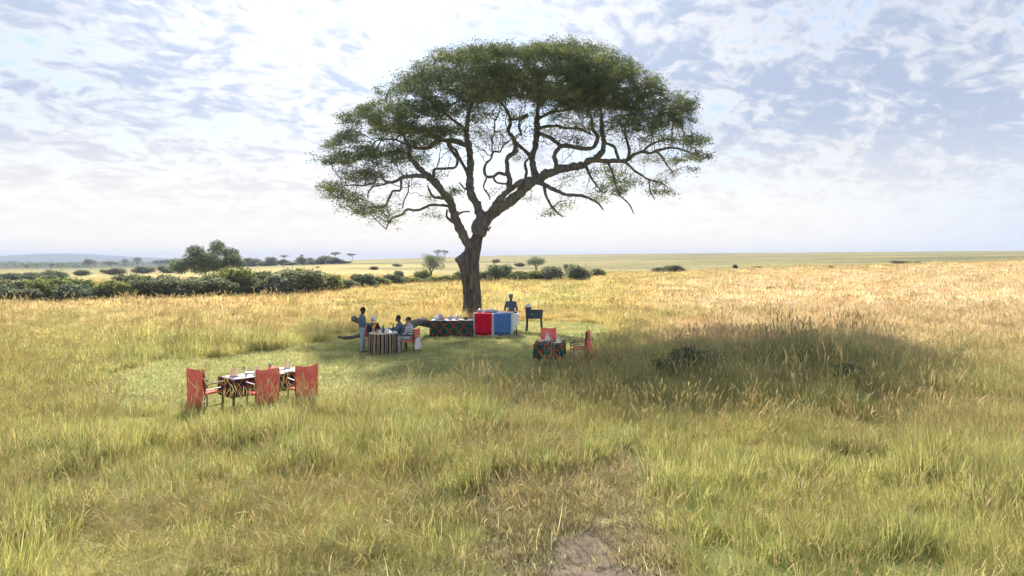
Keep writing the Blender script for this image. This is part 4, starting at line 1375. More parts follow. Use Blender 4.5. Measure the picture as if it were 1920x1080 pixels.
def tree(px, py, wpx, hpx, label, kind='round', seed=1, mat=M_BUSH, name='distant_tree', d=None, group=None):
    if d is None:
        g = ground_at(px, py)
    else:
        x_ = (px - 960) / FPX * d
        g = Vector((x_, d, gz(x_, d)))
    s = g.y / FPX
    W_, H_ = wpx * s, hpx * s
    rg = np.random.default_rng(seed)
    o = empty(name, g)
    lob, mb = [], MB()
    if kind == 'umbrella':
        for i in range(7):
            lob.append((rg.uniform(-0.34, 0.34) * W_, rg.uniform(-0.3, 0.3) * W_, H_ * rg.uniform(0.80, 0.9), W_ * 0.2, W_ * 0.2, H_ * 0.11))
        n, ls = 1300, max(0.25, W_ * 0.05)
        mb.tube([(0, 0, -0.3), (W_ * 0.03, 0, H_ * 0.4), (0, 0, H_ * 0.62)], [H_ * 0.035, H_ * 0.028, H_ * 0.022], 7)
        for (lx, ly, lz, *_r) in lob:
            mb.tube([(0, 0, H_ * 0.55), (lx * 0.5, ly * 0.5, H_ * 0.70), (lx, ly, lz)], [H_ * 0.018, H_ * 0.013, H_ * 0.006], 5)
    elif kind == 'dome':
        for i in range(16):
            a_ = rg.uniform(0, 6.28)
            r_ = rg.uniform(0.1, 0.36)
            lob.append((math.cos(a_) * r_ * W_, math.sin(a_) * r_ * W_, H_ * (0.78 - 0.75 * r_ * r_ * 2.4 + rg.uniform(-0.06, 0.05)), W_ * 0.17, W_ * 0.17, H_ * 0.19))
        lob.append((0, 0, H_ * 0.62, W_ * 0.38, W_ * 0.38, H_ * 0.28))
        n, ls = 3600, max(0.2, W_ * 0.035)
        for i in range(3):
            a_ = i * 2.1
            mb.tube([(0, 0, -0.2), (0.02 * W_ * math.cos(a_), 0.02 * W_ * math.sin(a_), H_ * 0.25), (W_ * 0.2 * math.cos(a_), W_ * 0.2 * math.sin(a_), H_ * 0.6)], [H_ * 0.05, H_ * 0.035, H_ * 0.012], 7)
    elif kind == 'spread':
        cl = [(-0.40, 0.44, 0.17), (-0.30, 0.58, 0.15), (-0.20, 0.40, 0.17), (-0.16, 0.78, 0.13), (-0.08, 0.62, 0.17), (0.02, 0.80, 0.14), (0.08, 0.58, 0.17), (0.17, 0.90, 0.12), (0.22, 0.72, 0.14), (0.30, 0.55, 0.15), (0.40, 0.62, 0.10), (0.42, 0.48, 0.12), (0.12, 0.42, 0.16), (-0.02, 0.45, 0.18), (-0.42, 0.36, 0.12)]
        for (lx, lz, r_) in cl:
            lob.append((lx * W_, rg.uniform(-0.22, 0.22) * W_, lz * H_, r_ * W_ * 1.0, r_ * W_ * 1.05, r_ * W_ * 0.68))
        n, ls = 15000, 0.30
        for (tx, top_) in ((-0.06, -0.22), (0.05, 0.02), (0.15, 0.24)):
            b3 = Vector((tx * W_, rg.uniform(-0.3, 0.3), -0.3))
            m3 = Vector(((tx * 0.7 + top_ * 0.3) * W_, 0, H_ * 0.38))
            e3 = Vector((top_ * W_, rg.uniform(-0.3, 0.3), H_ * 0.72))
            mb.tube([b3, m3, e3], [0.20, 0.15, 0.06], 8)
            for kk in range(4):
                l0 = lob[rg.integers(len(lob))]
                mb.tube([m3, (m3 + Vector(l0[:3])) / 2 + Vector((0, 0, 0.2)), Vector(l0[:3])], [0.09, 0.06, 0.03], 6)
    else:
        for i in range(14):
            a_ = rg.uniform(0, 6.28)
            r_ = rg.uniform(0.05, 0.34)
            lob.append((math.cos(a_) * r_ * W_, math.sin(a_) * r_ * W_, H_ * rg.uniform(0.38, 0.84), W_ * 0.17, W_ * 0.17, H_ * 0.15))
        n, ls = 4200, max(0.2, W_ * 0.035)
        for i in range(3):
            a_ = i * 2.1 + 0.4
            mb.tube([(0, 0, -0.2), (0.03 * W_ * math.cos(a_), 0.03 * W_ * math.sin(a_), H_ * 0.25), (W_ * 0.22 * math.cos(a_), W_ * 0.22 * math.sin(a_), H_ * 0.65)], [H_ * 0.03, H_ * 0.024, H_ * 0.01], 7)
    V, F, val = lobes_leaves(lob, n, ls, ls * 0.6, seed + 50, 0.3)
    mb.build('trunk', M_STEM, o)
    obj('crown', fast_mesh('crown', V, F, mat, False, {'v': val}), o)
    return tag(o, label, 'tree', group)


tree(396, 522, 120, 82, 'broad many-lobed dark tree rising behind the hedge row on the left', 'spread', 11, M_BUSH, 'spreading_tree', d=118)
tree(808, 521, 58, 48, 'round-crowned green tree standing left of the acacia trunk', 'round', 12, M_BUSHG, 'round_tree')
tree(1005, 509, 46, 29, 'dense dome-shaped dark tree on the slope right of the trunk', 'dome', 13, M_BUSH, 'dome_tree')
GU = 'flat-topped acacias on the skyline'
for i, (a_, b_, c_, d_, dd_, l_) in enumerate([
        (628, 492, 24, 18, 520, 'larger flat-topped far tree on the skyline left of the guests'), (660, 493, 19, 14, 540, 'smaller flat-topped far tree beside the larger one'), (533, 496, 16, 15, 600, 'small pale flat-topped far tree alone on the skyline'),
        (566, 497, 9, 15, 600, 'tiny lollipop-shaped far tree on the skyline'), (819, 494, 16, 23, 420, 'far umbrella tree peeping over the round tree, the left one'), (834, 496, 13, 22, 420, 'far umbrella tree peeping over the round tree, the right one'), (608, 493, 8, 8, 560, 'tiniest far tree left of the larger flat-topped one')]):
    tree(a_, b_, c_, d_, l_, 'umbrella', 30 + i, M_BUSH, 'umbrella_tree', d=dd_, group=GU)
GB = 'bluish trees on the far plain'
for i, (a_, b_, c_, d_, dd_, l_) in enumerate([
        (466, 496, 20, 13, 700, 'rounded far tree just right of the big spreading tree'), (168, 506, 30, 17, 640, 'broad bluish far tree on the wooded plain under the hill'), (235, 502, 17, 16, 800, 'bluish far tree, left one of a rounded pair'), (258, 504, 22, 19, 760, 'bluish far tree, right one of a rounded pair'),
        (206, 505, 34, 12, 700, 'low wide bluish far tree between two taller ones'), (96, 508, 18, 11, 560, 'small bluish far tree below the hill summit'), (50, 507, 14, 9, 600, 'small bluish far tree near the left edge'), (22, 500, 20, 9, 1100, 'hazy far tree at the left end of the wooded plain'), (300, 504, 30, 14, 700, 'hazy far tree close to the left side of the spreading tree'),
        (322, 505, 30, 15, 700, 'hazy far tree touching the left side of the spreading tree')]):
    tree(a_, b_, c_, d_, l_, 'dome' if i != 1 else 'round', 60 + i, M_BUSH, 'far_tree', d=dd_, group=GB)

# the wooded plain under the hill reads as one mass
rg = np.random.default_rng(5)
lob = []
for i in range(420):
    d_ = math.exp(rg.uniform(math.log(650), math.log(3800)))
    px_ = rg.uniform(-500, 640 - 330 * (d_ < 900) - 150 * (d_ < 1500))
    x_ = (px_ - 960) / FPX * d_
    s = rg.uniform(3.0, 6.0) * (1 + d_ / 2500)
    lob.append((x_, d_, gz(x_, d_) + 1.8, s * rg.uniform(1, 2.2), s, rg.uniform(2.0, 3.6) * (1 + d_ / 3000)))
lobn = np.array(lob)
which = np.repeat(np.arange(len(lob)), 110)
v = rg.normal(0, 1, (len(which), 3))
v /= np.linalg.norm(v, axis=1)[:, None]
p_ = lobn[which, :3] + v * lobn[which, 3:6] * rg.uniform(0.6, 1.05, (len(which), 1))
V, F = leaf_quads(p_, 1.0, 0.7, 0.7, rg)
big = np.repeat(1 + lobn[which, 1] / 900, 4)[:, None]
V = (V - np.repeat(p_, 4, 0)) * big + np.repeat(p_, 4, 0)
tag(obj('distant_woodland', fast_mesh('distant_woodland', V, F, M_BUSH, False, {'v': np.repeat(rg.uniform(0, 0.8, len(p_)), 4)})), 'hazy mass of far woodland on the plain below the hill', None, None, 'stuff')

# weeds and small shrubs in the meadow
M_WEED = leaf_mat('weed_leaves', (0.110, 0.142, 0.098), (0.215, 0.250, 0.145), 0.45)
M_RED = leaf_mat('red_leaves', (0.20, 0.09, 0.03), (0.36, 0.17, 0.06), 0.35)
for i, (a_, b_, c_, d_, m_, l_) in enumerate([
        (1302, 700, 90, 44, M_WEED, 'dark leafy weed clump at the left end of the shady mound'), (1346, 706, 60, 36, M_WEED, 'dark weed clump second from the left on the shady mound'), (1254, 712, 60, 30, M_WEED, 'low weed clump at the foot of the mound nearest the right-hand table'),
        (1600, 722, 80, 28, M_WEED, 'low weed clump towards the right end of the shady mound'), (1445, 546, 18, 6, M_BUSHY, 'small green shrub alone in the golden right-hand field'),
        (1800, 672, 22, 10, M_BUSHY, 'tiny green plant in the straw field near the right edge')]):
    bush(a_, b_, c_, d_, l_, i, m_, 'weed' if m_ is M_WEED else 'shrub', group='weeds and shrubs in the meadow')

# ------------------------------------------------------------------ cloths, furniture, crockery
M_REDC = simple('red_cotton', (0.84, 0.185, 0.140), 0.85, var=0.14, scale=7, bump=0.25, spec=0.1)
M_CRIM = simple('crimson_cotton', (0.62, 0.012, 0.045), 0.85, var=0.10, scale=12, bump=0.15, spec=0.1)
M_WHITE = simple('white_cotton', (0.78, 0.77, 0.78), 0.85, var=0.06, scale=12, bump=0.12, spec=0.1)
M_CREAM = simple('cream_napkin', (0.80, 0.66, 0.45), 0.85, var=0.08, scale=20, spec=0.1)
M_PALE = simple('white_napkin', (0.82, 0.78, 0.70), 0.85, var=0.05, scale=20, spec=0.1)
M_BLACK = simple('black_steel', (0.025, 0.026, 0.030), 0.45, var=0.25, scale=20, spec=0.4)
M_WOOD = simple('dark_wood', (0.055, 0.035, 0.025), 0.6, var=0.3, scale=10)
M_GRILL = simple('grill_blue_steel', (0.055, 0.075, 0.105), 0.55, metal=0.2, var=0.25, scale=6, bump=0.05)
M_CHINA = simple('white_china', (0.80, 0.80, 0.79), 0.25, var=0.03, scale=10, spec=0.5)
M_GREYC = simple('grey_china', (0.40, 0.40, 0.42), 0.3, var=0.12, scale=10, spec=0.5)
M_PINK = simple('pink_china', (0.72, 0.33, 0.28), 0.3, var=0.08, scale=10, spec=0.5)
M_STEEL = simple('brushed_steel', (0.58, 0.57, 0.56), 0.32, metal=0.85, var=0.12, scale=18)
M_BASK = simple('wicker', (0.24, 0.17, 0.10), 0.85, var=0.45, scale=60, bump=0.5)
M_JUICE = simple('orange_juice', (0.85, 0.36, 0.02), 0.3, var=0.06, scale=9, spec=0.5)
M_BLUEB = simple('dark_blue_bottle', (0.02, 0.04, 0.10), 0.15, var=0.1, scale=9, spec=0.6)
M_MILL = simple('orange_wood', (0.55, 0.22, 0.06), 0.4, var=0.2, scale=15, spec=0.4)
M_FOOD = simple('baked_food', (0.42, 0.24, 0.10), 0.7, var=0.4, scale=30, bump=0.4)
M_MAUVE = simple('mauve_cloth', (0.42, 0.34, 0.38), 0.85, var=0.2, scale=12, spec=0.1)
M_BAG = simple('white_bag', (0.76, 0.72, 0.76), 0.6, var=0.06, scale=8, spec=0.2)
M_GLASS = simple('glassware', (0.75, 0.80, 0.82), 0.08, var=0.02, scale=5, spec=0.6, trans=0.85)


def uv_mat(name, fn, rough=0.85):
    m, t = mat_new(name)
    uv = t.n('ShaderNodeAttribute', attribute_name='cuv').outputs['Vector']
    s = t.n('ShaderNodeSeparateXYZ')
    t.set(s.inputs[0], uv)
    c = fn(t, uv, s.outputs[0], s.outputs[1])
    b = t.n('ShaderNodeBsdfPrincipled')
    t.set(b.inputs['Base Color'], c)
    b.inputs['Roughness'].default_value = rough
    b.inputs['Specular IOR Level'].default_value = 0.1
    t.t.links.new(b.outputs[0], t.n('ShaderNodeOutputMaterial').inputs[0])
    return m


def lattice(k, ca, cb, cl, width):
    """wax-print: dark leaf-shaped cells inside a lattice of coloured bands"""
    def fn(t, uv, u, v):
        wp = t.noise(uv, 5.0, 3, out='Color')
        uu = t.math('ADD', u, t.math('MULTIPLY', t.math('SUBTRACT', t.noise(uv, 6.0, 2), 0.5), 0.07))
        vv = t.math('ADD', t.math('MULTIPLY', v, 0.9), t.math('MULTIPLY', t.math('SUBTRACT', t.noise(t.vmath('ADD', uv, (7, 3, 0)), 6.0, 2), 0.5), 0.07))
        a = t.math('PINGPONG', t.math('MULTIPLY', t.math('ADD', uu, vv), k), 0.5)
        b = t.math('PINGPONG', t.math('MULTIPLY', t.math('SUBTRACT', uu, vv), k), 0.5)
        near_ = t.math('MINIMUM', a, b)
        band = t.math('SUBTRACT', 1.0, t.smooth(near_, width * 0.75, width * 1.2))
        blot = t.smooth(t.noise(uv, 9.0, 3, 0.7), 0.52, 0.60)
        cells = t.mix(blot, ca, cb)
        bandc = t.mix(t.smooth(t.noise(uv, 16.0, 3), 0.40, 0.55), cl, tuple(x * 0.35 for x in cl))
        return t.mix(band, cells, bandc)
    return fn


M_WAX = uv_mat('green_orange_print', lattice(2.3, (0.006, 0.085, 0.085), (0.004, 0.040, 0.035), (0.42, 0.095, 0.022), 0.12))
M_WAX2 = uv_mat('dark_multicolour_print', lattice(3.4, (0.012, 0.016, 0.045), (0.16, 0.012, 0.025), (0.30, 0.16, 0.025), 0.11))


def stripes(t, uv, u, v):
    f = t.math('FRACT', t.math('MULTIPLY', t.math('ADD', u, t.math('MULTIPLY', t.noise(uv, 1.5, 2), 0.04)), 3.5))
    c = t.ramp(f, [(0, (0.30, 0.23, 0.15)), (0.16, (0.015, 0.014, 0.018)), (0.34, (0.42, 0.33, 0.22)), (0.42, (0.11, 0.055, 0.035)), (0.56, (0.36, 0.29, 0.19)), (0.66, (0.018, 0.016, 0.018)), (0.84, (0.22, 0.10, 0.06)), (0.92, (0.40, 0.32, 0.22))], 'CONSTANT')
    return t.mix(t.smooth(v, -0.02, 0.0), t.mix(t.noise(uv, 30, 3), (0.58, 0.50, 0.40), (0.74, 0.68, 0.58)), c)


M_STRIPE = uv_mat('brown_black_stripes', stripes)


def checks(t, uv, u, v):
    k = 13.0
    a = t.math('PINGPONG', t.math('MULTIPLY', u, k), 0.5)
    b = t.math('PINGPONG', t.math('MULTIPLY', v, k), 0.5)
    la = t.math('SUBTRACT', 1.0, t.smooth(a, 0.04, 0.10))
    lb_ = t.math('SUBTRACT', 1.0, t.smooth(b, 0.04, 0.10))
    base = t.mix(t.smooth(t.noise(uv, 3.0, 2), 0.4, 0.6), (0.030, 0.115, 0.36), (0.045, 0.16, 0.44))
    c = t.mix(t.math('MULTIPLY', la, 0.6), base, (0.40, 0.48, 0.66))
    return t.mix(t.math('MULTIPLY', lb_, 0.6), c, (0.40, 0.48, 0.66))


M_CHECK = uv_mat('blue_check_cloth', checks)


def cloth(name, perim, z, drops, mat, parent, seed=0, amp=0.03, hem=None):
    """cloth over a table top; perim: closed outline; drops: ring depths; folds deepen downwards"""
    perim = [Vector((p[0], p[1], 0)) for p in perim]
    n = len(perim)
    cen = sum(perim, Vector()) / n
    lens = [0.0]
    for i in range(n):
        lens.append(lens[-1] + (perim[(i + 1) % n] - perim[i]).length)
    vs, uv, fs = [], [], []
    rings = [(0.03, 0.004, 0), (0.5, 0.004, 0), (0.9, 0.003, 0), (1.0, 0.0, 0)] + [(1.0, -dz, dz) for dz in drops]
    for (k, dz, dep) in rings:
        for i in range(n + 1):
            p_ = perim[i % n]
            dirn = (p_ - cen)
            nm = dirn.normalized()
            fold = math.sin(lens[i] * 17 + seed) * 0.6 + math.sin(lens[i] * 31 + seed * 3) * 0.4
            out = (0.012 + amp * (0.6 + fold) * min(1, dep / 0.5)) if dep > 0 else (0.008 if k == 1.0 else 0)
            q = cen + dirn * k + nm * out
            zz = z + dz + (hem(i / n, lens[i]) * dep / drops[-1] if (hem and dep) else 0)
            vs.append((q.x, q.y, zz))
            uv.append((lens[i] if k > 0.85 else lens[i] * 0.6 + q.x, dep if dep else -0.05 - (1 - k) * 0.5, 0) if dep or k > 0.85 else (q.x * 1.0 + 3, q.y - 0.6 - 3.0, 0))
    m_ = n + 1
    for r_ in range(len(rings) - 1):
        for i in range(n):
            a_ = r_ * m_ + i
            fs.append((a_, a_ + 1, a_ + 1 + m_, a_ + m_)[::-1])
    fs.append(tuple(range(0, n))[::1])
    mb = MB()
    mb.add(vs, fs)
    me = mb.mesh(name, mat)
    at = me.attributes.new('cuv', 'FLOAT_VECTOR', 'POINT')
    at.data.foreach_set('vector', np.array(uv, np.float32).ravel())
    return obj(name, me, parent)


def rect(wx, wy, n=18, cx_=0.0, cy_=0.0):
    out = []
    m_ = max(4, int(n * wy / wx))
    for i in range(n):
        out.append((-wx / 2 + wx * i / n, -wy / 2))
    for i in range(m_):
        out.append((wx / 2, -wy / 2 + wy * i / m_))
    for i in range(n):
        out.append((wx / 2 - wx * i / n, wy / 2))
    for i in range(m_):
        out.append((-wx / 2, wy / 2 - wy * i / m_))
    return [(a_ + cx_, b_ + cy_) for a_, b_ in out]


def panel(name, w_, drop, over, mat, parent, loc, rz=0.0, seed=0):
    """a length of cloth laid over a table edge: hangs w_ wide, drop deep, and lies `over` back on the top"""
    nx = 14
    prof = [(over, 0.006)] + [(over * 0.5, 0.006), (0.015, 0.006), (-0.012, -0.01)] + [(-0.02, -drop * k) for k in (0.15, 0.35, 0.6, 0.8, 1.0)]
    vs, uv, fs = [], [], []
    ln = 0
    for r_, (yy, zz) in enumerate(prof):
        if r_:
            ln += math.hypot(yy - prof[r_ - 1][0], zz - prof[r_ - 1][1])
        for i in range(nx + 1):
            xx = -w_ / 2 + w_ * i / nx
            wv = 0.018 * math.sin(i * 1.25 + seed) * (-zz / drop if zz < 0 else 0)
            sk = 0.02 * math.sin(seed + i * 0.5) * (1 if r_ == len(prof) - 1 else 0)
            vs.append((xx * (1 - 0.03 * (-zz / drop if zz < 0 else 0)), yy - wv, zz + sk))
            uv.append((xx, ln, 0))
    for r_ in range(len(prof) - 1):
        for i in range(nx):
            a_ = r_ * (nx + 1) + i
            fs.append((a_, a_ + 1, a_ + nx + 2, a_ + nx + 1))
    mb = MB()
    mb.add(vs, fs)
    me = mb.mesh(name, mat)
    at = me.attributes.new('cuv', 'FLOAT_VECTOR', 'POINT')
    at.data.foreach_set('vector', np.array(uv, np.float32).ravel())
    o = obj(name, me, parent, loc, rz)
    md = o.modifiers.new('thickness', 'SOLIDIFY')
    md.thickness = 0.006
    return o


def table_frame(t, wx, wy, h, mat=M_WOOD, leg=0.045):
    b = MB()
    b.box((0, 0, h - 0.02), (wx, wy, 0.035))
    b.build('tabletop', mat, t)
    for sx in (-1, 1):
        for sy in (-1, 1):
            l_ = MB()
            l_.box((sx * (wx / 2 - 0.07), sy * (wy / 2 - 0.07), (h - 0.04) / 2 - 0.02), (leg, leg, h), taper=0.8)
            l_.build('leg', mat, t)


def chair(loc, rz, label, group, cover=0.70, top=1.0, drape=True, seatmat=M_REDC, lean=0.05, flare=0.0):
    """high-backed armchair facing local +Y with a cloth sleeve over its back"""
    t = empty('armchair', loc, rz)
    tag(t, label, 'chair', group)
    w2, dp = 0.26, 0.24
    for sx in (-1, 1):
        l_ = MB()
        l_.tube([(sx * w2, dp, -0.02), (sx * w2, dp, 0.45), (sx * w2, dp - 0.01, 0.655)], [0.016, 0.016, 0.015], 8)
        l_.build('leg', M_BLACK, t)
        l_ = MB()
        l_.tube([(sx * w2, -dp - 0.03, -0.02), (sx * w2, -dp, 0.45), (sx * (w2 - 0.01), -dp - lean, top - 0.03)], [0.016, 0.017, 0.014], 8)
        l_.build('leg', M_BLACK, t)
        a_ = MB()
        a_.box((sx * w2, 0.01, 0.667), (0.05, 0.54, 0.025))
        a_.build('armrest', M_WOOD, t)
        s_ = MB()
        s_.tube([(sx * w2, dp, 0.54), (sx * w2, -dp, 0.54)], 0.010, 6)
        s_.build('side_rail', M_BLACK, t)
        s_ = MB()
        s_.tube([(sx * w2, dp, 0.16), (sx * w2, -dp, 0.16)], 0.010, 6)
        s_.build('stretcher', M_BLACK, t)
    r_ = MB()
    r_.tube([(-w2, dp, 0.42), (w2, dp, 0.42)], 0.013, 6)
    r_.build('front_rail', M_BLACK, t)
    s_ = MB()
    vs, fs = [], []
    for i in range(7):
        for j in range(7):
            u_, v_ = i / 6 * 2 - 1, j / 6 * 2 - 1
            sag = 0.03 * (1 - u_ * u_)
            vs.append((u_ * (w2 + 0.01), v_ * (dp + 0.01), 0.475 - sag))
    for i in range(7):
        for j in range(7):
            u_, v_ = i / 6 * 2 - 1, j / 6 * 2 - 1
            vs.append((u_ * (w2 + 0.01), v_ * (dp + 0.01), 0.425 - 0.03 * (1 - u_ * u_)))
    for i in range(6):
        for j in range(6):
            a_ = i * 7 + j
            fs.append((a_, a_ + 7, a_ + 8, a_ + 1))
            fs.append((a_ + 49, a_ + 50, a_ + 57, a_ + 56))
    for k in range(6):
        fs += [(k, k + 1, k + 50, k + 49), (42 + k, 91 + k, 92 + k, 43 + k), (k * 7, k * 7 + 49, k * 7 + 56, k * 7 + 7), (k * 7 + 6, k * 7 + 13, k * 7 + 62, k * 7 + 55)]
    s_.add(vs, fs)
    s_.build('seat', seatmat, t)
    # backrest panel and its cloth
    b_ = MB()
    n = 16
    vs, fs = [], []
    lo_f, lo_b = 0.52, max(0.05, top - cover)
    def back_y(z):
        return -dp - lean * max(0, (z - 0.45)) / (top - 0.48)
    prof = [(lo_f, 0.022), (0.7, 0.024), (top - 0.04, 0.022), (top, 0.0), (top - 0.04, -0.022), (0.86, -0.028), (0.76, -0.032), (0.66, -0.036), (0.56, -0.042 - flare * 0.3), (0.45, -0.05 - flare * 0.5), (0.38, -0.055 - flare * 0.7), (lo_b, -0.065 - flare)]
    if not drape:
        prof = prof[:5] + [(0.7, -0.03), (lo_f, -0.022)]
    ph = random.uniform(0, 6)
    for (z_, off) in prof:
        for i in range(n + 1):
            u_ = i / n * 2 - 1
            wv = (0.045 * math.sin(u_ * 5 + ph + z_ * 2) * max(0, (0.8 - z_)) + 0.010 * math.sin(u_ * 11 + z_ * 9 + ph) + 0.012 * math.sin(z_ * 14 + u_ * 3 + ph * 2) * (1 - u_ * u_)) if off < 0 else 0
            zt = z_ + (0.045 * u_ * u_ - 0.012 + 0.008 * math.sin(u_ * 4 + ph) if z_ > top - 0.06 else 0) + (0.02 * math.sin(u_ * 3 + ph) if z_ == lo_b else 0)
            vs.append((u_ * (w2 + 0.015), back_y(z_) + off - wv + 0.0, zt))
    for r_ in range(len(prof) - 1):
        for i in range(n):
            a_ = r_ * (n + 1) + i
            fs.append((a_, a_ + 1, a_ + n + 2, a_ + n + 1))
    b_.add(vs, fs)
    o = b_.build('back_cover' if drape else 'backrest', seatmat, t)
    md = o.modifiers.new('thickness', 'SOLIDIFY')
    md.thickness = 0.008
    return t


def thing_lathe(name, label, cat, loc, prof, mat, group=None, n=18, extra=None):
    t = empty(name, loc)
    b = MB()
    b.lathe((0, 0, 0), prof, n)
    b.build('body', mat, t)
    for (pn, pf, m_) in (extra or []):
        b = MB()
        b.lathe((0, 0, 0), pf, n)
        b.build(pn, m_, t)
    return tag(t, label, cat, group)


def one(name, label, cat, mb, mat, loc, group=None, rz=0):
    return tag(mb.build(name, mat, None, loc, rz), label, cat, group)


PLATE = [(0.01, 0.0), (0.07, 0.0), (0.085, 0.008), (0.13, 0.018), (0.132, 0.022), (0.085, 0.013), (0.01, 0.006)]
BOWL = [(0.03, 0), (0.06, 0.005), (0.10, 0.05), (0.125, 0.11), (0.128, 0.12), (0.118, 0.11), (0.09, 0.05), (0.02, 0.02)]
LIDDED = [(0.05, 0), (0.11, 0.02), (0.135, 0.08), (0.13, 0.11), (0.09, 0.15), (0.03, 0.17), (0.025, 0.19), (0.01, 0.2)]
CUP = [(0.02, 0), (0.03, 0.004), (0.04, 0.05), (0.042, 0.085), (0.037, 0.085), (0.033, 0.05), (0.01, 0.012)]
BOTTLE = [(0.03, 0), (0.042, 0.01), (0.043, 0.17), (0.03, 0.215), (0.016, 0.24), (0.016, 0.29), (0.018, 0.30)]
GLASSP = [(0.032, 0), (0.033, 0.004), (0.006, 0.012), (0.006, 0.08), (0.03, 0.11), (0.038, 0.15), (0.034, 0.19), (0.032, 0.19), (0.034, 0.15), (0.01, 0.10)]


def napkin(loc, label, mat, h=0.26, group='folded napkins on the tables'):
    b = MB()
    n = 24
    vs, fs = [], []
    for (k, zz) in ((0.085, 0.0), (0.075, 0.10), (0.05, 0.17)):
        for i in range(n):
            a_ = 2 * math.pi * i / n
            rr_ = k * (1 + 0.12 * math.sin(a_ * 6))
            vs.append((rr_ * math.cos(a_), rr_ * math.sin(a_), zz))
    for i in range(n):
        a_ = 2 * math.pi * i / n
        k_ = abs(((i + 2) % 8) / 4 - 1)
        hh = h * (0.34 + 0.72 * k_ ** 1.3) * (1 if i < 16 else 0.9)
        vs.append((0.055 * math.cos(a_) * (1.0 + 0.3 * k_), 0.055 * math.sin(a_) * (0.7 + 0.2 * k_), hh))
    for r_ in range(3):
        for i in range(n):
            a_, b_ = r_ * n + i, r_ * n + (i + 1) % n
            fs.append((a_, b_, b_ + n, a_ + n))
    b.add(vs, fs)
    return one('napkin', label, 'napkin', b, mat, loc, group)


# --- long table on the left, turned 45 degrees, with its three red chairs
A45 = R(45)
TX, TY = -6.02, 17.06
tz = gz(TX, TY)
tA = empty('dining_table', (TX, TY, tz), A45)
tag(tA, 'long dining table under a dark patterned cloth with three red chairs, at the left', 'table', 'laid tables')
table_frame(tA, 2.1, 0.74, 0.74)
cA = cloth('tablecloth', rect(2.12, 0.76, 26), 0.746, [0.03, 0.12, 0.25, 0.42], M_WAX2, None, 1.3, 0.02)
cA.location, cA.rotation_euler = (TX, TY, tz), (0, 0, A45)
tag(cA, 'dark multicoloured patterned cloth on the long left table', 'tablecloth')


def on_left(u, v, z=0.752):
    c_, s_ = math.cos(A45), math.sin(A45)
    return (TX + u * c_ - v * s_, TY + u * s_ + v * c_, tz + z)


run = cloth('table_runner', rect(1.98, 0.62, 20), 0.752, [0.004], M_WHITE, None, 0.3, 0.0)
run.location, run.rotation_euler = (TX, TY, tz), (0, 0, A45)
tag(run, 'pale runner laid along the top of the long left table', 'table runner')
for i, (u_, v_, l_) in enumerate([(-0.82, 0.05, 'white plate at the left end of the long table'), (-0.30, -0.22, 'white plate on the long table in front of the middle chair'), (0.45, -0.22, 'white plate on the long table in front of the right chair'), (-0.35, 0.22, 'white plate on the far side of the long table, left'), (0.5, 0.22, 'white plate on the far side of the long table, right')]):
    thing_lathe('plate', l_, 'plate', on_left(u_, v_, 0.76), PLATE, M_CHINA, 'plates on the long table')
napkin(on_left(-0.84, 0.02, 0.776), 'cream peaked napkin at the left end of the long table', M_CREAM, 0.20)
napkin(on_left(-0.28, -0.02, 0.760), 'cream peaked napkin in the middle of the long table', M_CREAM, 0.20)
napkin(on_left(0.62, 0.22, 0.776), 'cream peaked napkin at the far right of the long table', M_CREAM, 0.21)
thing_lathe('glass', 'stemmed glass on the long table left of the middle napkin', 'glass', on_left(-0.55, 0.12, 0.760), GLASSP, M_GLASS, 'glasses')
thing_lathe('glass', 'stemmed glass on the long table right of the middle napkin', 'glass', on_left(0.1, 0.1, 0.760), GLASSP, M_GLASS, 'glasses')
thing_lathe('sauce_pot', 'small red pot in the middle of the long table', 'pot', on_left(0.14, 0.0, 0.760), LIDDED[:4] + [(0.05, 0.12)], M_REDC)
thing_lathe('cup', 'blue-grey cup on the long table by the left napkin', 'cup', on_left(-0.6, -0.12, 0.760), CUP, M_GREYC)
GL = 'red chairs at the long left table'
for (x_, y_, rz_, l_, cv) in [(-7.10, 16.05, R(-27), 'red-covered armchair at the left end of the long table, facing right', 0.92), (-5.83, 16.15, R(44), 'red-covered armchair seen from behind in the middle of the long table', 0.78), (-5.08, 16.75, R(38), 'red-covered armchair seen from behind at the right end of the long table', 0.72)]:
    chair((x_, y_, gz(x_, y_)), rz_, l_, GL, cv, 1.0)

# --- table on the right with two chairs
BX, BY, BR = 1.25, 22.7, R(-6)
bz = gz(BX, BY)
tB = empty('dining_table', (BX, BY, bz), BR)
tag(tB, 'small table under a green and orange cloth with two red chairs', 'table', 'laid tables')
table_frame(tB, 0.95, 1.5, 0.76)
cB = cloth('tablecloth', rect(0.97, 1.52, 14), 0.766, [0.03, 0.12, 0.27, 0.45], M_WAX, None, 2.1, 0.025)
cB.location, cB.rotation_euler = (BX, BY, bz), (0, 0, BR)
tag(cB, 'green and orange patterned cloth on the small right-hand table', 'tablecloth')


def on_right(u, v, z=0.772):
    return (BX + u * math.cos(BR) - v * math.sin(BR), BY + u * math.sin(BR) + v * math.cos(BR), bz + z)


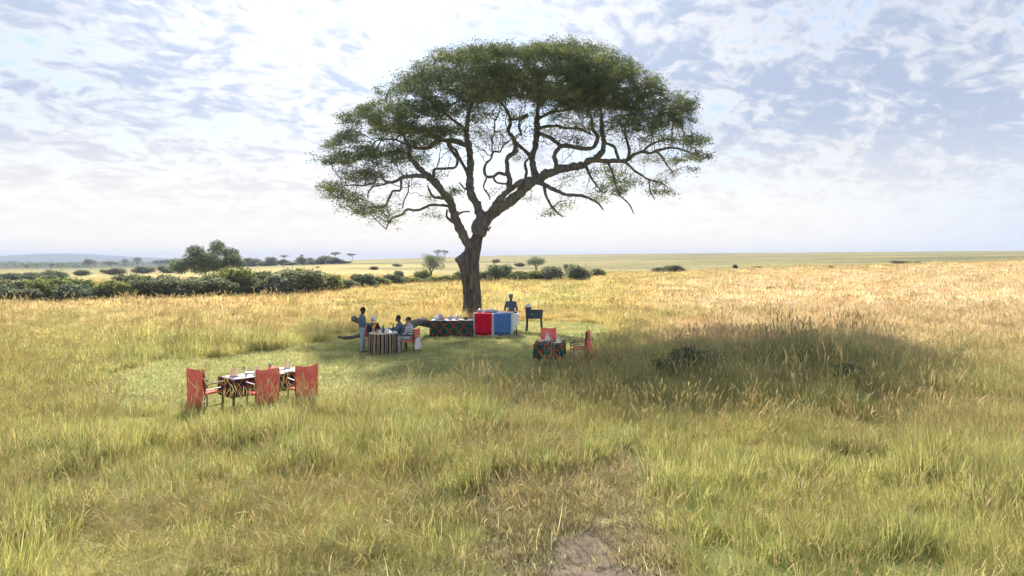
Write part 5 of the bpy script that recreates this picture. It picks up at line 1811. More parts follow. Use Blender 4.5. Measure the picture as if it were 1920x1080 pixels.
thing_lathe('plate', 'white plate at the right side of the small right-hand table', 'plate', on_right(0.26, -0.35), PLATE, M_CHINA, 'plates on the right-hand table')
thing_lathe('plate', 'white plate at the far side of the small right-hand table', 'plate', on_right(-0.05, 0.45), PLATE, M_CHINA, 'plates on the right-hand table')
thing_lathe('plate', 'white plate at the far left of the small right-hand table', 'plate', on_right(-0.32, 0.3), PLATE, M_CHINA, 'plates on the right-hand table')
napkin(on_right(-0.10, 0.25, 0.778), 'white crown-folded napkin left of the orange mill', M_PALE, 0.30)
napkin(on_right(0.27, -0.15, 0.778), 'tall pale yellow napkin at the right of the small table', M_CREAM, 0.34)
thing_lathe('pepper_mill', 'slim orange wooden mill on the small right-hand table', 'mill', on_right(0.06, -0.1), [(0.028, 0), (0.03, 0.02), (0.022, 0.1), (0.028, 0.19), (0.018, 0.21), (0.024, 0.25), (0.008, 0.27)], M_MILL)
thing_lathe('bowl', 'small red-brown bowl at the left of the right-hand table', 'bowl', on_right(-0.28, -0.25), [(r_ * 0.65, z_ * 0.65) for r_, z_ in LIDDED], M_PINK)
thing_lathe('cup', 'grey cup on the small right-hand table beside the mill', 'cup', on_right(-0.05, -0.30), CUP, M_GREYC, 'cups on the right-hand table')
thing_lathe('cup', 'pale cup at the right corner of the right-hand table', 'cup', on_right(0.36, 0.25), CUP, M_CHINA, 'cups on the right-hand table')
GR = 'red chairs at the right-hand table'
chair((1.30, 24.35, gz(1.30, 24.35)), R(180), 'red-backed armchair facing the camera behind the right-hand table', GR, 0.5, 1.02)
chair((2.25, 23.1, gz(2.25, 23.1)), R(74), 'red-covered armchair seen from the side at the right-hand table', GR, 0.88, 1.04, flare=0.14)

# --- round striped table where the guests sit
CX, CY = -4.87, 26.2
cz = gz(CX, CY)
tC = empty('round_table', (CX, CY, cz))
tag(tC, 'round table under a striped floor-length cloth in front of the seated guests', 'table', 'laid tables')
b = MB()
b.lathe((0, 0, 0), [(0.5, 0.735), (0.52, 0.74), (0.52, 0.765), (0.5, 0.768)], 32)
b.build('tabletop', M_WOOD, tC)
b = MB()
b.lathe((0, 0, 0), [(0.26, 0), (0.25, 0.03), (0.06, 0.08), (0.05, 0.6), (0.16, 0.735)], 16)
b.build('pedestal', M_WOOD, tC)
per = [(0.53 * math.cos(2 * math.pi * i / 72), 0.53 * math.sin(2 * math.pi * i / 72)) for i in range(72)]
cC = cloth('tablecloth', per, 0.773, [0.03, 0.12, 0.3, 0.55, 0.745], M_STRIPE, None, 0.7, 0.045)
cC.location = (CX, CY, cz)
tag(cC, 'brown and black striped cloth hanging to the grass from the round table', 'tablecloth')
TZ = cz + 0.779
thing_lathe('bottle', 'dark blue bottle standing on the round striped table', 'bottle', (CX + 0.02, CY - 0.18, TZ), BOTTLE, M_BLUEB, 'bottles on the round table')
thing_lathe('bottle', 'slim dark bottle at the right rim of the round striped table', 'bottle', (CX + 0.33, CY + 0.22, TZ), [(r_ * 0.8, z_ * 1.05) for r_, z_ in BOTTLE], M_BLUEB, 'bottles on the round table')
for (dx, dy, l_) in [(0.22, -0.25, 'white plate at the front right of the round striped table'), (-0.3, 0.05, 'white plate at the left of the round striped table'), (0.15, 0.28, 'white plate at the back of the round striped table'), (0.36, -0.02, 'white plate at the right rim of the round striped table')]:
    thing_lathe('plate', l_, 'plate', (CX + dx, CY + dy, TZ), PLATE, M_CHINA, 'plates on the round table')
for (dx, dy, l_) in [(-0.12, -0.12, 'white cup left of the blue bottle'), (-0.17, 0.25, 'white cup at the back of the round striped table')]:
    thing_lathe('cup', l_, 'cup', (CX + dx, CY + dy, TZ), CUP, M_CHINA, 'cups on the round table')
thing_lathe('sugar_bowl', 'small brown sugar bowl on the round striped table', 'bowl', (CX - 0.22, CY - 0.22, TZ), [(r_ * 0.45, z_ * 0.45) for r_, z_ in LIDDED], M_FOOD)
napkin((CX + 0.12, CY + 0.02, TZ), 'white crumpled napkin on the round striped table', M_PALE, 0.17)

# --- buffet: low table in green print, tall table in white with red and blue cloths
DX, DY = -2.75, 31.9
dz = gz(DX, DY)
tD = empty('buffet_table', (DX, DY, dz))
tag(tD, 'low buffet table under a green and orange floor-length cloth', 'table', 'buffet tables')
table_frame(tD, 1.94, 0.76, 0.75)
cD = cloth('tablecloth', rect(1.96, 0.78, 26), 0.756, [0.03, 0.12, 0.3, 0.52, 0.72], M_WAX, None, 0.2, 0.02)
cD.location = (DX, DY, dz)
tag(cD, 'green and orange lattice-print cloth on the low buffet table', 'tablecloth')
run = cloth('table_runner', rect(1.9, 0.72, 20), 0.764, [0.004], M_WHITE, None, 0.3, 0.0)
run.location = (DX, DY, dz)
tag(run, 'white cloth on top of the low buffet table', 'table runner')
DZ = dz + 0.772
thing_lathe('serving_bowl', 'white lidded bowl at the left end of the low buffet table', 'bowl', (DX - 0.72, DY - 0.1, DZ), LIDDED, M_CHINA, 'bowls on the buffet')
thing_lathe('serving_bowl', 'tall grey lidded bowl behind the white one on the low buffet', 'bowl', (DX - 0.58, DY + 0.15, DZ), [(r_ * 1.1, z_ * 1.45) for r_, z_ in LIDDED], M_GREYC, 'bowls on the buffet')
thing_lathe('serving_bowl', 'pink bowl on the low buffet table', 'bowl', (DX - 0.40, DY - 0.15, DZ), BOWL, M_PINK, 'bowls on the buffet')
thing_lathe('serving_bowl', 'grey round bowl left of the low buffet middle', 'bowl', (DX - 0.10, DY, DZ), LIDDED, M_GREYC, 'bowls on the buffet')
thing_lathe('serving_bowl', 'steel dome-covered bowl in the middle of the low buffet', 'bowl', (DX + 0.20, DY + 0.08, DZ), [(r_ * 1.0, z_ * 1.15) for r_, z_ in LIDDED], M_STEEL, 'bowls on the buffet')
thing_lathe('basket', 'small wicker basket towards the right of the low buffet', 'basket', (DX + 0.62, DY - 0.02, DZ), [(0.08, 0), (0.10, 0.02), (0.13, 0.11), (0.135, 0.12), (0.12, 0.11), (0.02, 0.05)], M_BASK, None, 18, [('bread', [(0.02, 0.06), (0.10, 0.09), (0.08, 0.14), (0.03, 0.16)], M_FOOD)])
thing_lathe('bottle', 'pale sauce bottle beside the basket on the low buffet', 'bottle', (DX + 0.44, DY + 0.05, DZ), [(r_ * 0.8, z_ * 0.8) for r_, z_ in BOTTLE], M_CREAM)
thing_lathe('glass', 'glass at the right end of the low buffet table', 'glass', (DX + 0.80, DY - 0.1, DZ), GLASSP, M_GLASS, 'glasses')
thing_lathe('plate', 'white plate lying between bowls on the low buffet', 'plate', (DX + 0.40, DY - 0.24, DZ), PLATE, M_CHINA)

EX, EY = -0.73, 31.95
ez = gz(EX, EY)
EH = 1.05
tE = empty('buffet_table', (EX, EY, ez))
tag(tE, 'tall white-clothed buffet table with red and blue cloths hung in front', 'table', 'buffet tables')
table_frame(tE, 2.02, 0.8, EH - 0.01, M_BLACK, 0.04)
def hemE(k, ln):
    # the cloth hangs long at the left front and short at the right end
    x_ = ln if ln < 2.04 else 2.04
    return 0.0 if x_ < 1.7 else 0.52 * min(1, (x_ - 1.7) / 0.25)
cE = cloth('tablecloth', rect(2.04, 0.82, 26), EH, [0.03, 0.15, 0.4, 0.7, 1.0], M_WHITE, None, 1.1, 0.02, hemE)
cE.location = (EX, EY, ez)
tag(cE, 'white cloth draped over the tall buffet table, short at its right end', 'tablecloth')
pr = panel('red_cloth', 0.78, 0.98, 0.5, M_CRIM, None, (EX - 0.58, EY - 0.47, ez + EH + 0.008), 0, 0.4)
tag(pr, 'plain crimson cloth hanging down the front of the tall buffet table', 'cloth', 'cloths hung over the tall buffet')
pb = panel('checked_cloth', 0.78, 0.99, 0.5, M_CHECK, None, (EX + 0.30, EY - 0.47, ez + EH + 0.008), 0, 2.0)
tag(pb, 'blue checked cloth hanging down the front of the tall buffet table', 'cloth', 'cloths hung over the tall buffet')
EZ = ez + EH + 0.016
thing_lathe('juice_bottle', 'bottle of orange juice with a white cap in front of the cook', 'bottle', (EX + 0.55, EY - 0.12, EZ), [(0.04, 0), (0.048, 0.01), (0.048, 0.13), (0.03, 0.18), (0.022, 0.2)], M_JUICE, None, 18, [('cap', [(0.026, 0.2), (0.026, 0.25), (0.02, 0.255)], M_CHINA)])
b = MB()
b.box((0, 0, 0.02), (0.42, 0.28, 0.03))
b.box((0, 0.135, 0.045), (0.42, 0.012, 0.03))
b.box((0, -0.135, 0.045), (0.42, 0.012, 0.03))
one('serving_tray', 'white tray in front of the cook on the tall buffet', 'tray', b, M_CHINA, (EX + 0.62, EY - 0.25, EZ))
b = MB()
b.sphere((0, 0, 0.06), (0.36, 0.2, 0.10), 20, 10, lambda q: Vector((q.x * (1 + 0.12 * math.sin(q.y * 9)), q.y, max(q.z, -0.5) * (1 + 0.25 * math.sin(q.x * 8 + q.y * 5)))))
one('covered_bread', 'mauve cloth heaped over bread on the tall buffet', 'cloth', b, M_MAUVE, (EX - 0.28, EY + 0.08, EZ))
thing_lathe('serving_bowl', 'grey bowl at the left end of the tall buffet', 'bowl', (EX - 0.75, EY + 0.05, EZ), LIDDED, M_GREYC, 'bowls on the buffet')
thing_lathe('serving_bowl', 'steel bowl next to the mauve cloth on the tall buffet', 'bowl', (EX - 0.02, EY + 0.22, EZ), BOWL, M_STEEL, 'bowls on the buffet')
for (dx, dy, l_) in [(0.12, -0.14, 'white cup beside the mauve cloth on the tall buffet'), (0.24, 0.0, 'white cup in the middle of the tall buffet'), (0.34, -0.16, 'white cup nearest the tray on the tall buffet'), (-0.56, -0.2, 'white cup at the left end of the tall buffet')]:
    thing_lathe('cup', l_, 'cup', (EX + dx, EY + dy, EZ), CUP, M_CHINA, 'cups on the tall buffet')
t = empty('frying_pan', (EX + 0.86, EY - 0.1, EZ))
b = MB()
b.lathe((0, 0, 0), [(0.10, 0), (0.12, 0.01), (0.15, 0.05), (0.155, 0.055), (0.115, 0.015), (0.02, 0.012)], 22)
b.build('pan', M_BLACK, t)
b = MB()
b.box((0.24, 0, 0.045), (0.2, 0.03, 0.02))
b.build('handle', M_BLACK, t)
tag(t, 'black frying pan at the right end of the tall buffet', 'pan')

# --- charcoal grill on four legs
GX, GY = 1.09, 33.9
g0 = gz(GX, GY)
t = empty('charcoal_grill', (GX, GY, g0), R(-8))
tag(t, 'blue-black box grill on four splayed legs right of the buffet', 'grill')
b = MB()
hw, hd_, zb, zt_ = 0.41, 0.22, 0.68, 1.10
vs = []
for (k, zz, ins) in ((0.94, zb, 0), (1, zt_, 0), (1, zt_, 0.025), (0.94, zb + 0.04, 0.03)):
    for (sx, sy) in ((-1, -1), (1, -1), (1, 1), (-1, 1)):
        vs.append((sx * (hw * k - ins), sy * (hd_ * k - ins), zz))
fs = [(3, 2, 1, 0), (12, 13, 14, 15)]
for r_ in range(3):
    for i in range(4):
        a_, b_ = r_ * 4 + i, r_ * 4 + (i + 1) % 4
        fs.append((a_, b_, b_ + 4, a_ + 4))
b.add(vs, fs)
b.build('firebox', M_GRILL, t, smooth=False)
for sx in (-1, 1):
    for sy in (-1, 1):
        b = MB()
        b.tube([(sx * (hw - 0.07), sy * (hd_ - 0.06), zb + 0.02), (sx * (hw - 0.03), sy * (hd_ + 0.08), -0.02)], [0.035, 0.03], 8)
        b.build('leg', M_GRILL, t)
b = MB()
for i in range(11):
    xx = -hw + 0.06 + i * (2 * hw - 0.12) / 10
    b.tube([(xx, -hd_ + 0.01, zt_ + 0.006), (xx, hd_ - 0.01, zt_ + 0.006)], 0.006, 5)
b.build('grate', M_BLACK, t)
b = MB()
b.tube([(-0.14, -hd_ - 0.01, 0.9), (-0.14, -hd_ - 0.05, 0.9), (0.0, -hd_ - 0.05, 0.9), (0.0, -hd_ - 0.01, 0.9)], 0.01, 6)
b.build('handle', M_STEEL, t)
b = MB()
b.box((hw + 0.06, 0, zt_ - 0.05), (0.12, 0.3, 0.02))
b.build('side_shelf', M_GRILL, t)
t = empty('cooking_pot', (GX - 0.30, GY, g0 + zt_ + 0.012))
b = MB()
b.lathe((0, 0, 0), [(0.13, 0), (0.15, 0.01), (0.155, 0.12), (0.165, 0.125), (0.165, 0.13)], 22)
b.build('pot', M_GRILL, t)
b = MB()
b.lathe((0, 0, 0), [(0.168, 0.131), (0.165, 0.17), (0.13, 0.23), (0.06, 0.262), (0.02, 0.27), (0.025, 0.29), (0.01, 0.30)], 22)
b.build('lid', M_STEEL, t)
tag(t, 'pot with a domed silver lid on the left end of the grill', 'pot')

# ------------------------------------------------------------------ people
M_SKIN_D = simple('dark_skin', (0.095, 0.052, 0.036), 0.5, var=0.1, scale=12, spec=0.4)
M_SKIN_L = simple('light_skin', (0.50, 0.27, 0.19), 0.55, var=0.08, scale=12, spec=0.4)
M_HAIR = simple('black_hair', (0.010, 0.009, 0.009), 0.8, var=0.3, scale=60, bump=0.4)
M_HAIRB = simple('brown_hair', (0.16, 0.075, 0.03), 0.7, var=0.3, scale=50, bump=0.3)
M_JACK = simple('blue_grey_jacket', (0.115, 0.155, 0.215), 0.85, var=0.15, scale=8, bump=0.2, spec=0.1)
M_TROU = simple('pale_blue_trousers', (0.30, 0.375, 0.46), 0.85, var=0.12, scale=8, bump=0.2, spec=0.1)
M_CHEF = simple('slate_cook_jacket', (0.085, 0.11, 0.165), 0.85, var=0.12, scale=8, bump=0.2, spec=0.1)
M_CAPW = simple('white_cap', (0.70, 0.68, 0.70), 0.85, var=0.05, scale=10)
M_CAPG = simple('olive_cap', (0.055, 0.055, 0.042), 0.85, var=0.15, scale=10)
M_CAPB = simple('navy_cap', (0.030, 0.036, 0.060), 0.85, var=0.15, scale=10)
M_SHIRT = simple('white_blouse', (0.68, 0.66, 0.66), 0.85, var=0.06, scale=8, bump=0.15)
M_CARD = simple('dark_green_cardigan', (0.016, 0.028, 0.028), 0.9, var=0.2, scale=10, bump=0.2)
M_DTROU = simple('dark_trousers', (0.045, 0.045, 0.05), 0.85, var=0.15, scale=8, bump=0.2)
M_SHOE = simple('dark_shoe', (0.03, 0.022, 0.018), 0.5, var=0.2, scale=10)
M_EYE = simple('eye_white', (0.6, 0.58, 0.55), 0.3, var=0.02)
m_, t_ = mat_new('blue_white_stripe_shirt')
co_ = t_.n('ShaderNodeTexCoord').outputs['Object']
sx_ = t_.n('ShaderNodeSeparateXYZ')
t_.set(sx_.inputs[0], co_)
ff = t_.math('FRACT', t_.math('MULTIPLY', t_.math('ADD', sx_.outputs[2], t_.math('MULTIPLY', t_.noise(co_, 6, 2), 0.05)), 11.0))
cc_ = t_.mix(t_.smooth(t_.math('PINGPONG', ff, 0.5), 0.16, 0.24), (0.10, 0.17, 0.24), (0.60, 0.62, 0.62))
bb_ = t_.n('ShaderNodeBsdfPrincipled')
t_.set(bb_.inputs['Base Color'], cc_)
bb_.inputs['Roughness'].default_value = 0.85
t_.t.links.new(bb_.outputs[0], t_.n('ShaderNodeOutputMaterial').inputs[0])
M_STRIPED = m_
QUEUE = []


def blob(name, mb, mat, parent, voxel=0.012, smooth=6):
    """union of overlapping limb volumes into one continuous skin"""
    o = mb.build(name, mat, parent)
    r_ = o.modifiers.new('weld', 'REMESH')
    r_.mode = 'VOXEL'
    r_.voxel_size = voxel
    r_.use_smooth_shade = True
    s_ = o.modifiers.new('relax', 'SMOOTH')
    s_.iterations = smooth
    s_.factor = 0.5
    QUEUE.append(o)
    return o


def loft(mb, rings, n=18):
    """rings: (centre, rx, ry) stacked roughly upward"""
    vs, fs = [], []
    for (c, rx_, ry_) in rings:
        for k in range(n):
            a_ = 2 * math.pi * k / n
            vs.append((c[0] + rx_ * math.cos(a_), c[1] + ry_ * math.sin(a_), c[2]))
    for i in range(len(rings) - 1):
        for k in range(n):
            a_, b_ = i * n + k, i * n + (k + 1) % n
            fs.append((a_, b_, b_ + n, a_ + n))
    fs += [tuple(range(n - 1, -1, -1)), tuple(range((len(rings) - 1) * n, len(rings) * n))]
    mb.add(vs, fs)


def limb(mb, pts, rads, n=12):
    pts = [Vector(p) for p in pts]
    for p, r_ in zip(pts, rads):
        mb.sphere(p, r_, 12, 8)
    for i in range(len(pts) - 1):
        mb.tube([pts[i], pts[i + 1]], [rads[i], rads[i + 1]], n)


def hand(mb, wrist, direction, palm_dn, side):
    """palm, four bent fingers of different lengths and a thumb off the side"""
    d_ = Vector(direction).normalized()
    n_ = Vector(palm_dn).normalized()
    s_ = d_.cross(n_).normalized() * side
    w_ = Vector(wrist)
    p_ = w_ + d_ * 0.05
    for k in (-0.025, 0.0, 0.025):
        limb(mb, [w_ + s_ * k * 0.6, w_ + d_ * 0.085 + s_ * k], [0.021, 0.018], 8)
    for k, ln in zip((-0.032, -0.011, 0.011, 0.031), (0.062, 0.078, 0.082, 0.07)):
        b_ = w_ + d_ * 0.085 + s_ * k
        m_ = b_ + d_ * ln * 0.55 + n_ * 0.012
        e_ = m_ + d_ * ln * 0.30 + n_ * ln * 0.42
        limb(mb, [b_, m_, e_], [0.0105, 0.010, 0.0085], 8)
    b_ = w_ + d_ * 0.03 + s_ * 0.03
    limb(mb, [b_, b_ + d_ * 0.03 + s_ * 0.026 + n_ * 0.01, b_ + d_ * 0.062 + s_ * 0.026 + n_ * 0.028], [0.014, 0.012, 0.010], 8)


def person(loc, rz, label, pose, skin, top, bottom, scale=1.0, head_yaw=0.0, nod=0.0, hat=None, hair=M_HAIR, longhair=False, shoe=M_SHOE, open_front=None):
    t = empty('person', loc, rz)
    t.scale = (scale,) * 3
    tag(t, label, 'person', 'people at the picnic')
    J = {k: Vector(v) for k, v in pose.items()}
    pe, wa, ch, nb, hd = J['pelvis'], J['waist'], J['chest'], J['neck'], J['head']
    b = MB()
    torso = [(pe - Vector((0, 0, 0.10)), 0.13, 0.10), (pe, 0.165, 0.115), (wa, 0.14, 0.10), (ch, 0.165, 0.115), ((ch + nb) / 2, 0.155, 0.105), (nb - Vector((0, 0, 0.035)), 0.088, 0.072), (nb + Vector((0, 0, 0.02)), 0.058, 0.058)]
    loft(b, torso)
    limb(b, [nb, hd], [0.056, 0.052])
    for s, S in ((-1, 'L'), (1, 'R')):
        limb(b, [J['sh' + S], J['el' + S], J['wr' + S]], [0.058, 0.042, 0.027])
        hand(b, J['wr' + S], J['hd' + S], J['pn' + S], -s)
        limb(b, [J['hip' + S], J['kn' + S], J['an' + S]], [0.092, 0.058, 0.040])
        limb(b, [J['an' + S] - Vector((0, 0.02, 0.03)), J['to' + S]], [0.042, 0.034])
    # head with brow, nose, chin, lips and ears, turned and tilted
    M = Matrix.Rotation(head_yaw, 3, 'Z') @ Matrix.Rotation(-nod, 3, 'X')
    hc = hd + Vector((0, 0.015, 0.085))

    def hp(x_, y_, z_):
        return hc + M @ Vector((x_, y_, z_))
    hb = MB()
    def hs(q):
        x_, y_, z_ = q
        if z_ < 0:
            x_ *= 1 - 0.28 * z_ * z_
            y_ = y_ * (1 - 0.12 * z_ * z_) + 0.10 * z_ * z_
        if y_ < 0:
            y_ *= 1.06
        return Vector((x_, y_, z_))
    hb.sphere((0, 0, 0), (0.076, 0.096, 0.118), 20, 14, hs)
    hb.v = [tuple(hc + M @ Vector(v)) for v in hb.v]
    b.add(hb.v, hb.f)
    limb(b, [hp(0, 0.092, 0.012), hp(0, 0.112, -0.022)], [0.011, 0.016], 8)
    limb(b, [hp(-0.022, 0.088, -0.058), hp(0, 0.096, -0.058), hp(0.022, 0.088, -0.058)], [0.008, 0.010, 0.008], 8)
    limb(b, [hp(-0.04, 0.082, 0.028), hp(0, 0.092, 0.03), hp(0.04, 0.082, 0.028)], [0.010, 0.010, 0.010], 8)
    limb(b, [hp(0, 0.082, -0.098), hp(0, 0.06, -0.10)], [0.022, 0.024], 8)
    for s in (-1, 1):
        limb(b, [hp(s * 0.080, -0.005, 0.018), hp(s * 0.080, -0.002, -0.022)], [0.016, 0.011], 8)
    body = blob('body', b, skin, t, 0.0085, 3)
    e = MB()
    for s in (-1, 1):
        e.sphere(hp(s * 0.032, 0.083, 0.008), 0.0115, 8, 6)
    e.build('eyes', M_EYE, body)
    # jacket / shirt with sleeves
    c = MB()
    loft(c, [(q[0], q[1] + 0.022, q[2] + 0.022) for q in torso[:-1]] + [(nb + Vector((0, 0, 0.015)), 0.07, 0.07)])
    for s, S in ((-1, 'L'), (1, 'R')):
        wr = J['wr' + S]
        el = J['el' + S]
        limb(c, [J['sh' + S] - Vector((s * 0.008, 0, 0.02)), el, el + (wr - el) * 0.93], [0.070, 0.058, 0.044])
        limb(c, [nb - Vector((0, 0, 0.075)), J['sh' + S] - Vector((0, 0, 0.012))], [0.075, 0.070])
    g = blob('jacket', c, top, t, 0.013, 6)
    if open_front:
        f_ = MB()
        loft(f_, [((q[0] + Vector((0, 0.05, 0))), q[1] * 0.55, q[2] * 0.95) for q in torso[1:-1]])
        blob('blouse', f_, open_front, t, 0.013, 4)
    l_ = MB()
    loft(l_, [(pe - Vector((0, 0, 0.12)), 0.15, 0.125), (pe, 0.182, 0.135), (pe + Vector((0, 0, 0.07)), 0.172, 0.13)])
    for s, S in ((-1, 'L'), (1, 'R')):
        an, kn = J['an' + S], J['kn' + S]
        limb(l_, [J['hip' + S], kn, an + (kn - an) * 0.06], [0.112, 0.082, 0.064])
    blob('trousers', l_, bottom, t, 0.013, 6)
    for S in 'LR':
        sh = MB()
        an, to = J['an' + S], J['to' + S]
        limb(sh, [an - Vector((0, 0.045, 0.045)), an - Vector((0, -0.02, 0.03)), to + (to - an) * 0.1], [0.046, 0.05, 0.042])
        blob('shoe', sh, shoe, t, 0.012, 3)
    # hair
    h_ = MB()
    def hr(q):
        x_, y_, z_ = q
        cut = -0.15 + 0.55 * max(0, y_)
        return Vector((x_, y_, max(z_, cut)))
    h_.sphere((0, -0.006, 0.008), (0.085, 0.104, 0.126), 20, 14, hr)
    h_.v = [tuple(hc + M @ Vector(v)) for v in h_.v]
    h_.build('hair', hair, t)
    if longhair:
        k_ = MB()
        k_.tube([hp(0, -0.085, 0.02), hp(0, -0.13, -0.03), hp(0.01, -0.125, -0.13), hp(0.0, -0.11, -0.21)], [0.03, 0.036, 0.03, 0.008], 10)
        k_.build('ponytail', hair, t)
    if hat:
        kind, hm = hat
        k_ = MB()
        if kind == 'cap':
            k_.sphere((0, -0.004, 0.028), (0.093, 0.112, 0.118), 20, 12, lambda q: Vector((q.x, q.y, max(q.z, 0.02))))
            vs, fs = [], []
            for i in range(9):
                a_ = R(-62 + i * 15.5)
                vs.append((0.088 * math.sin(a_), 0.106 * math.cos(a_), 0.036))
                vs.append((0.100 * math.sin(a_), 0.106 * math.cos(a_) + 0.085 * max(0.0, math.cos(a_ * 1.35)), 0.020))
                vs.append((0.088 * math.sin(a_), 0.106 * math.cos(a_), 0.028))
                vs.append((0.100 * math.sin(a_), 0.106 * math.cos(a_) + 0.085 * max(0.0, math.cos(a_ * 1.35)), 0.013))
            for i in range(8):
                a_ = i * 4
                fs += [(a_, a_ + 4, a_ + 5, a_ + 1), (a_ + 2, a_ + 3, a_ + 7, a_ + 6), (a_ + 1, a_ + 5, a_ + 7, a_ + 3)]
            k_.add(vs, fs)
        else:
            k_.lathe((0, -0.004, 0), [(0.088, 0.035), (0.098, 0.045), (0.099, 0.10), (0.104, 0.145), (0.096, 0.165), (0.05, 0.172), (0.01, 0.174)], 20)
        k_.v = [tuple(hc + M @ Vector(v)) for v in k_.v]
        k_.build('cap', hm, t)
    return t


STAND = dict(pelvis=(0, 0, .96), waist=(0, 0, 1.10), chest=(0, 0.005, 1.29), neck=(0, -.01, 1.455), head=(0, .012, 1.535),
             shL=(-.185, 0, 1.40), elL=(-.25, .03, 1.13), wrL=(-.15, .26, 1.06), hdL=(0.3, 1, 0), pnL=(1, 0, 0),
             shR=(.185, 0, 1.40), elR=(.24, .06, 1.13), wrR=(.12, .30, 1.10), hdR=(-0.3, 1, 0), pnR=(-1, 0, 0),
             hipL=(-.088, 0, .93), knL=(-.095, .025, .50), anL=(-.10, -.02, .09), toL=(-.115, .15, .035),
             hipR=(.088, 0, .93), knR=(.095, .025, .50), anR=(.10, -.02, .09), toR=(.115, .15, .035))
SIT = dict(pelvis=(0, -.06, .60), waist=(0, -.06, .73), chest=(0, -.02, .93), neck=(0, 0, 1.095), head=(0, .03, 1.17),
           shL=(-.18, 0, 1.04), elL=(-.25, .12, .82), wrL=(-.14, .36, .82), hdL=(0.3, 1, 0), pnL=(0, 0, -1),
           shR=(.18, 0, 1.04), elR=(.25, .12, .82), wrR=(.14, .36, .82), hdR=(-0.3, 1, 0), pnR=(0, 0, -1),
           hipL=(-.09, -.02, .57), knL=(-.12, .40, .55), anL=(-.12, .42, .10), toL=(-.13, .58, .035),
           hipR=(.09, -.02, .57), knR=(.12, .40, .55), anR=(.12, .42, .10), toR=(.13, .58, .035))
SITR = dict(SIT, elL=(-.24, .06, .80), wrL=(-.12, .26, .66), elR=(.24, .06, .80), wrR=(.12, .26, .66))
COOK = dict(STAND, elL=(-.27, .06, 1.13), wrL=(-.26, .26, 1.09), hdL=(0, 1, -0.1), pnL=(0, 0, -1), elR=(.27, .06, 1.13), wrR=(.26, .26, 1.09), hdR=(0, 1, -0.1), pnR=(0, 0, -1))


def at(px, d):
    x_ = (px - 960) / FPX * d
    return (x_, d, gz(x_, d))


sx0 = at(679, 26.35)
person(sx0, R(-78), 'man in a blue-grey jacket and pale trousers standing with a jug', STAND, M_SKIN_D, M_JACK, M_TROU, 1.0, 0.1, 0.25)
jp = Matrix.Rotation(R(-78), 3, 'Z') @ Vector((-0.02, 0.42, 0.98))
t = empty('juice_jug', (sx0[0] + jp.x, sx0[1] + jp.y, sx0[2] + jp.z - 0.02), R(40))
b = MB()
b.lathe((0, 0, 0), [(0.05, 0), (0.068, 0.01), (0.078, 0.09), (0.065, 0.15), (0.052, 0.19)], 18)
b.build('jug_body', M_JUICE, t)
b = MB()
b.lathe((0, 0, 0), [(0.052, 0.191), (0.058, 0.22), (0.062, 0.235), (0.02, 0.24)], 18)
b.build('lid', M_CHINA, t)
b = MB()
b.tube([(0.055, 0, 0.2), (0.115, 0, 0.19), (0.125, 0, 0.11), (0.075, 0, 0.05)], 0.011, 8)
b.build('handle', M_JUICE, t)
tag(t, 'jug of orange juice held by the standing man in the grey jacket', 'jug')

GC = 'guest chairs at the round table'
p1_ = at(699, 27.2)
chair(p1_, R(-150), 'armchair under the guest in the white cap', GC, 0.5, 0.86, False, M_REDC)
person((p1_[0], p1_[1], p1_[2]), R(-150), 'seated guest in a white cap with a dark cardigan over a white blouse', SIT, M_SKIN_L, M_CARD, M_DTROU, 0.98, 0.0, 0.1, ('cap', M_CAPW), M_HAIRB, True, M_SKIN_L, M_SHIRT)
p2_ = at(749, 27.05)
chair(p2_, R(105), 'armchair under the seated man in blue-grey', GC, 0.5, 0.86, False, M_REDC)
person((p2_[0], p2_[1], p2_[2]), R(105), 'seated bareheaded man in a blue-grey jacket behind the round table', SIT, M_SKIN_D, M_JACK, M_TROU, 0.99, 0.15, 0.0)
p3_ = at(768, 26.25)
chair(p3_, R(78), 'black and red armchair with a white bag hung behind, under the striped-shirt guest', GC, 0.5, 0.90, False, M_REDC)
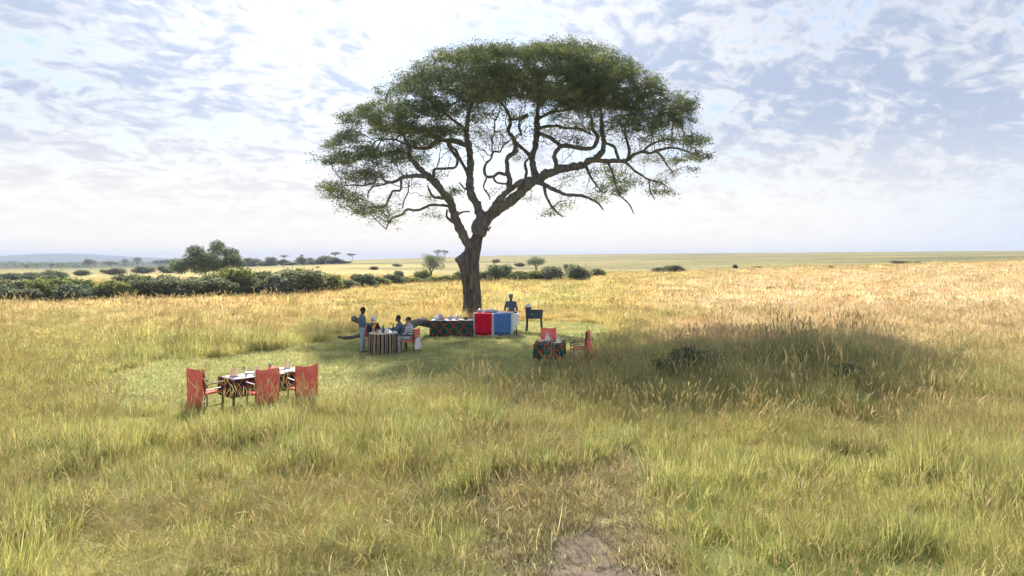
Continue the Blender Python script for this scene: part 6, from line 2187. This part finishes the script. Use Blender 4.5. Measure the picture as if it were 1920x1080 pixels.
person((p3_[0], p3_[1], p3_[2]), R(78), 'seated guest in a blue and white striped shirt and olive cap', SITR, M_SKIN_L, M_STRIPED, M_SHIRT, 0.97, 0.2, 0.0, ('cap', M_CAPG), M_HAIRB, False, M_CAPW)
bp = at(783.5, 26.1)
t = empty('shopping_bag', (bp[0], bp[1], bp[2] + 0.14), R(78))
b = MB()
b.box((0, 0, 0.2), (0.34, 0.12, 0.42), taper=0.86, bev=0.03)
b.build('bag_body', M_BAG, t)
b = MB()
b.tube([(-0.10, 0, 0.40), (-0.08, 0, 0.54), (0.08, 0, 0.54), (0.10, 0, 0.40)], 0.010, 6)
b.build('handles', M_BAG, t)
tag(t, 'white carrier bag hanging behind the striped-shirt guest', 'bag')
pc = at(958, 33.4)
person(pc, R(180), 'cook in a slate jacket and grey cap standing behind the tall buffet table', COOK, M_SKIN_D, M_CHEF, M_DTROU, 1.06, 0.1, 0.12, ('toque', simple('grey_cap', (0.16, 0.17, 0.21), 0.85, var=0.1)))

# turn the queued figures into plain meshes
dg = bpy.context.evaluated_depsgraph_get()
baked = [(o, bpy.data.meshes.new_from_object(o.evaluated_get(dg))) for o in QUEUE]
for o, me in baked:
    o.modifiers.clear()
    o.data = me

# ------------------------------------------------------------------ haze over the plain
m_haze, t = mat_new('haze')
vol = t.n('ShaderNodeVolumePrincipled')
vol.inputs['Color'].default_value = (0.60, 0.68, 0.87, 1)
vol.inputs['Density'].default_value = 0.00030
vol.inputs['Anisotropy'].default_value = 0.0
t.t.links.new(vol.outputs[0], t.n('ShaderNodeOutputMaterial').inputs['Volume'])
b = MB()
hz_v = [(sx * 5000, sy * 5000, zz) for zz in (-40, 48) for (sx, sy) in ((-1, -1), (1, -1), (1, 1), (-1, 1))]
b.add(hz_v, [(3, 2, 1, 0), (4, 5, 6, 7), (0, 1, 5, 4), (1, 2, 6, 5), (2, 3, 7, 6), (3, 0, 4, 7)])
tag(b.build('haze', m_haze, None, None, 0, False), 'thin pale haze in the air over the plain', None, None, 'stuff')
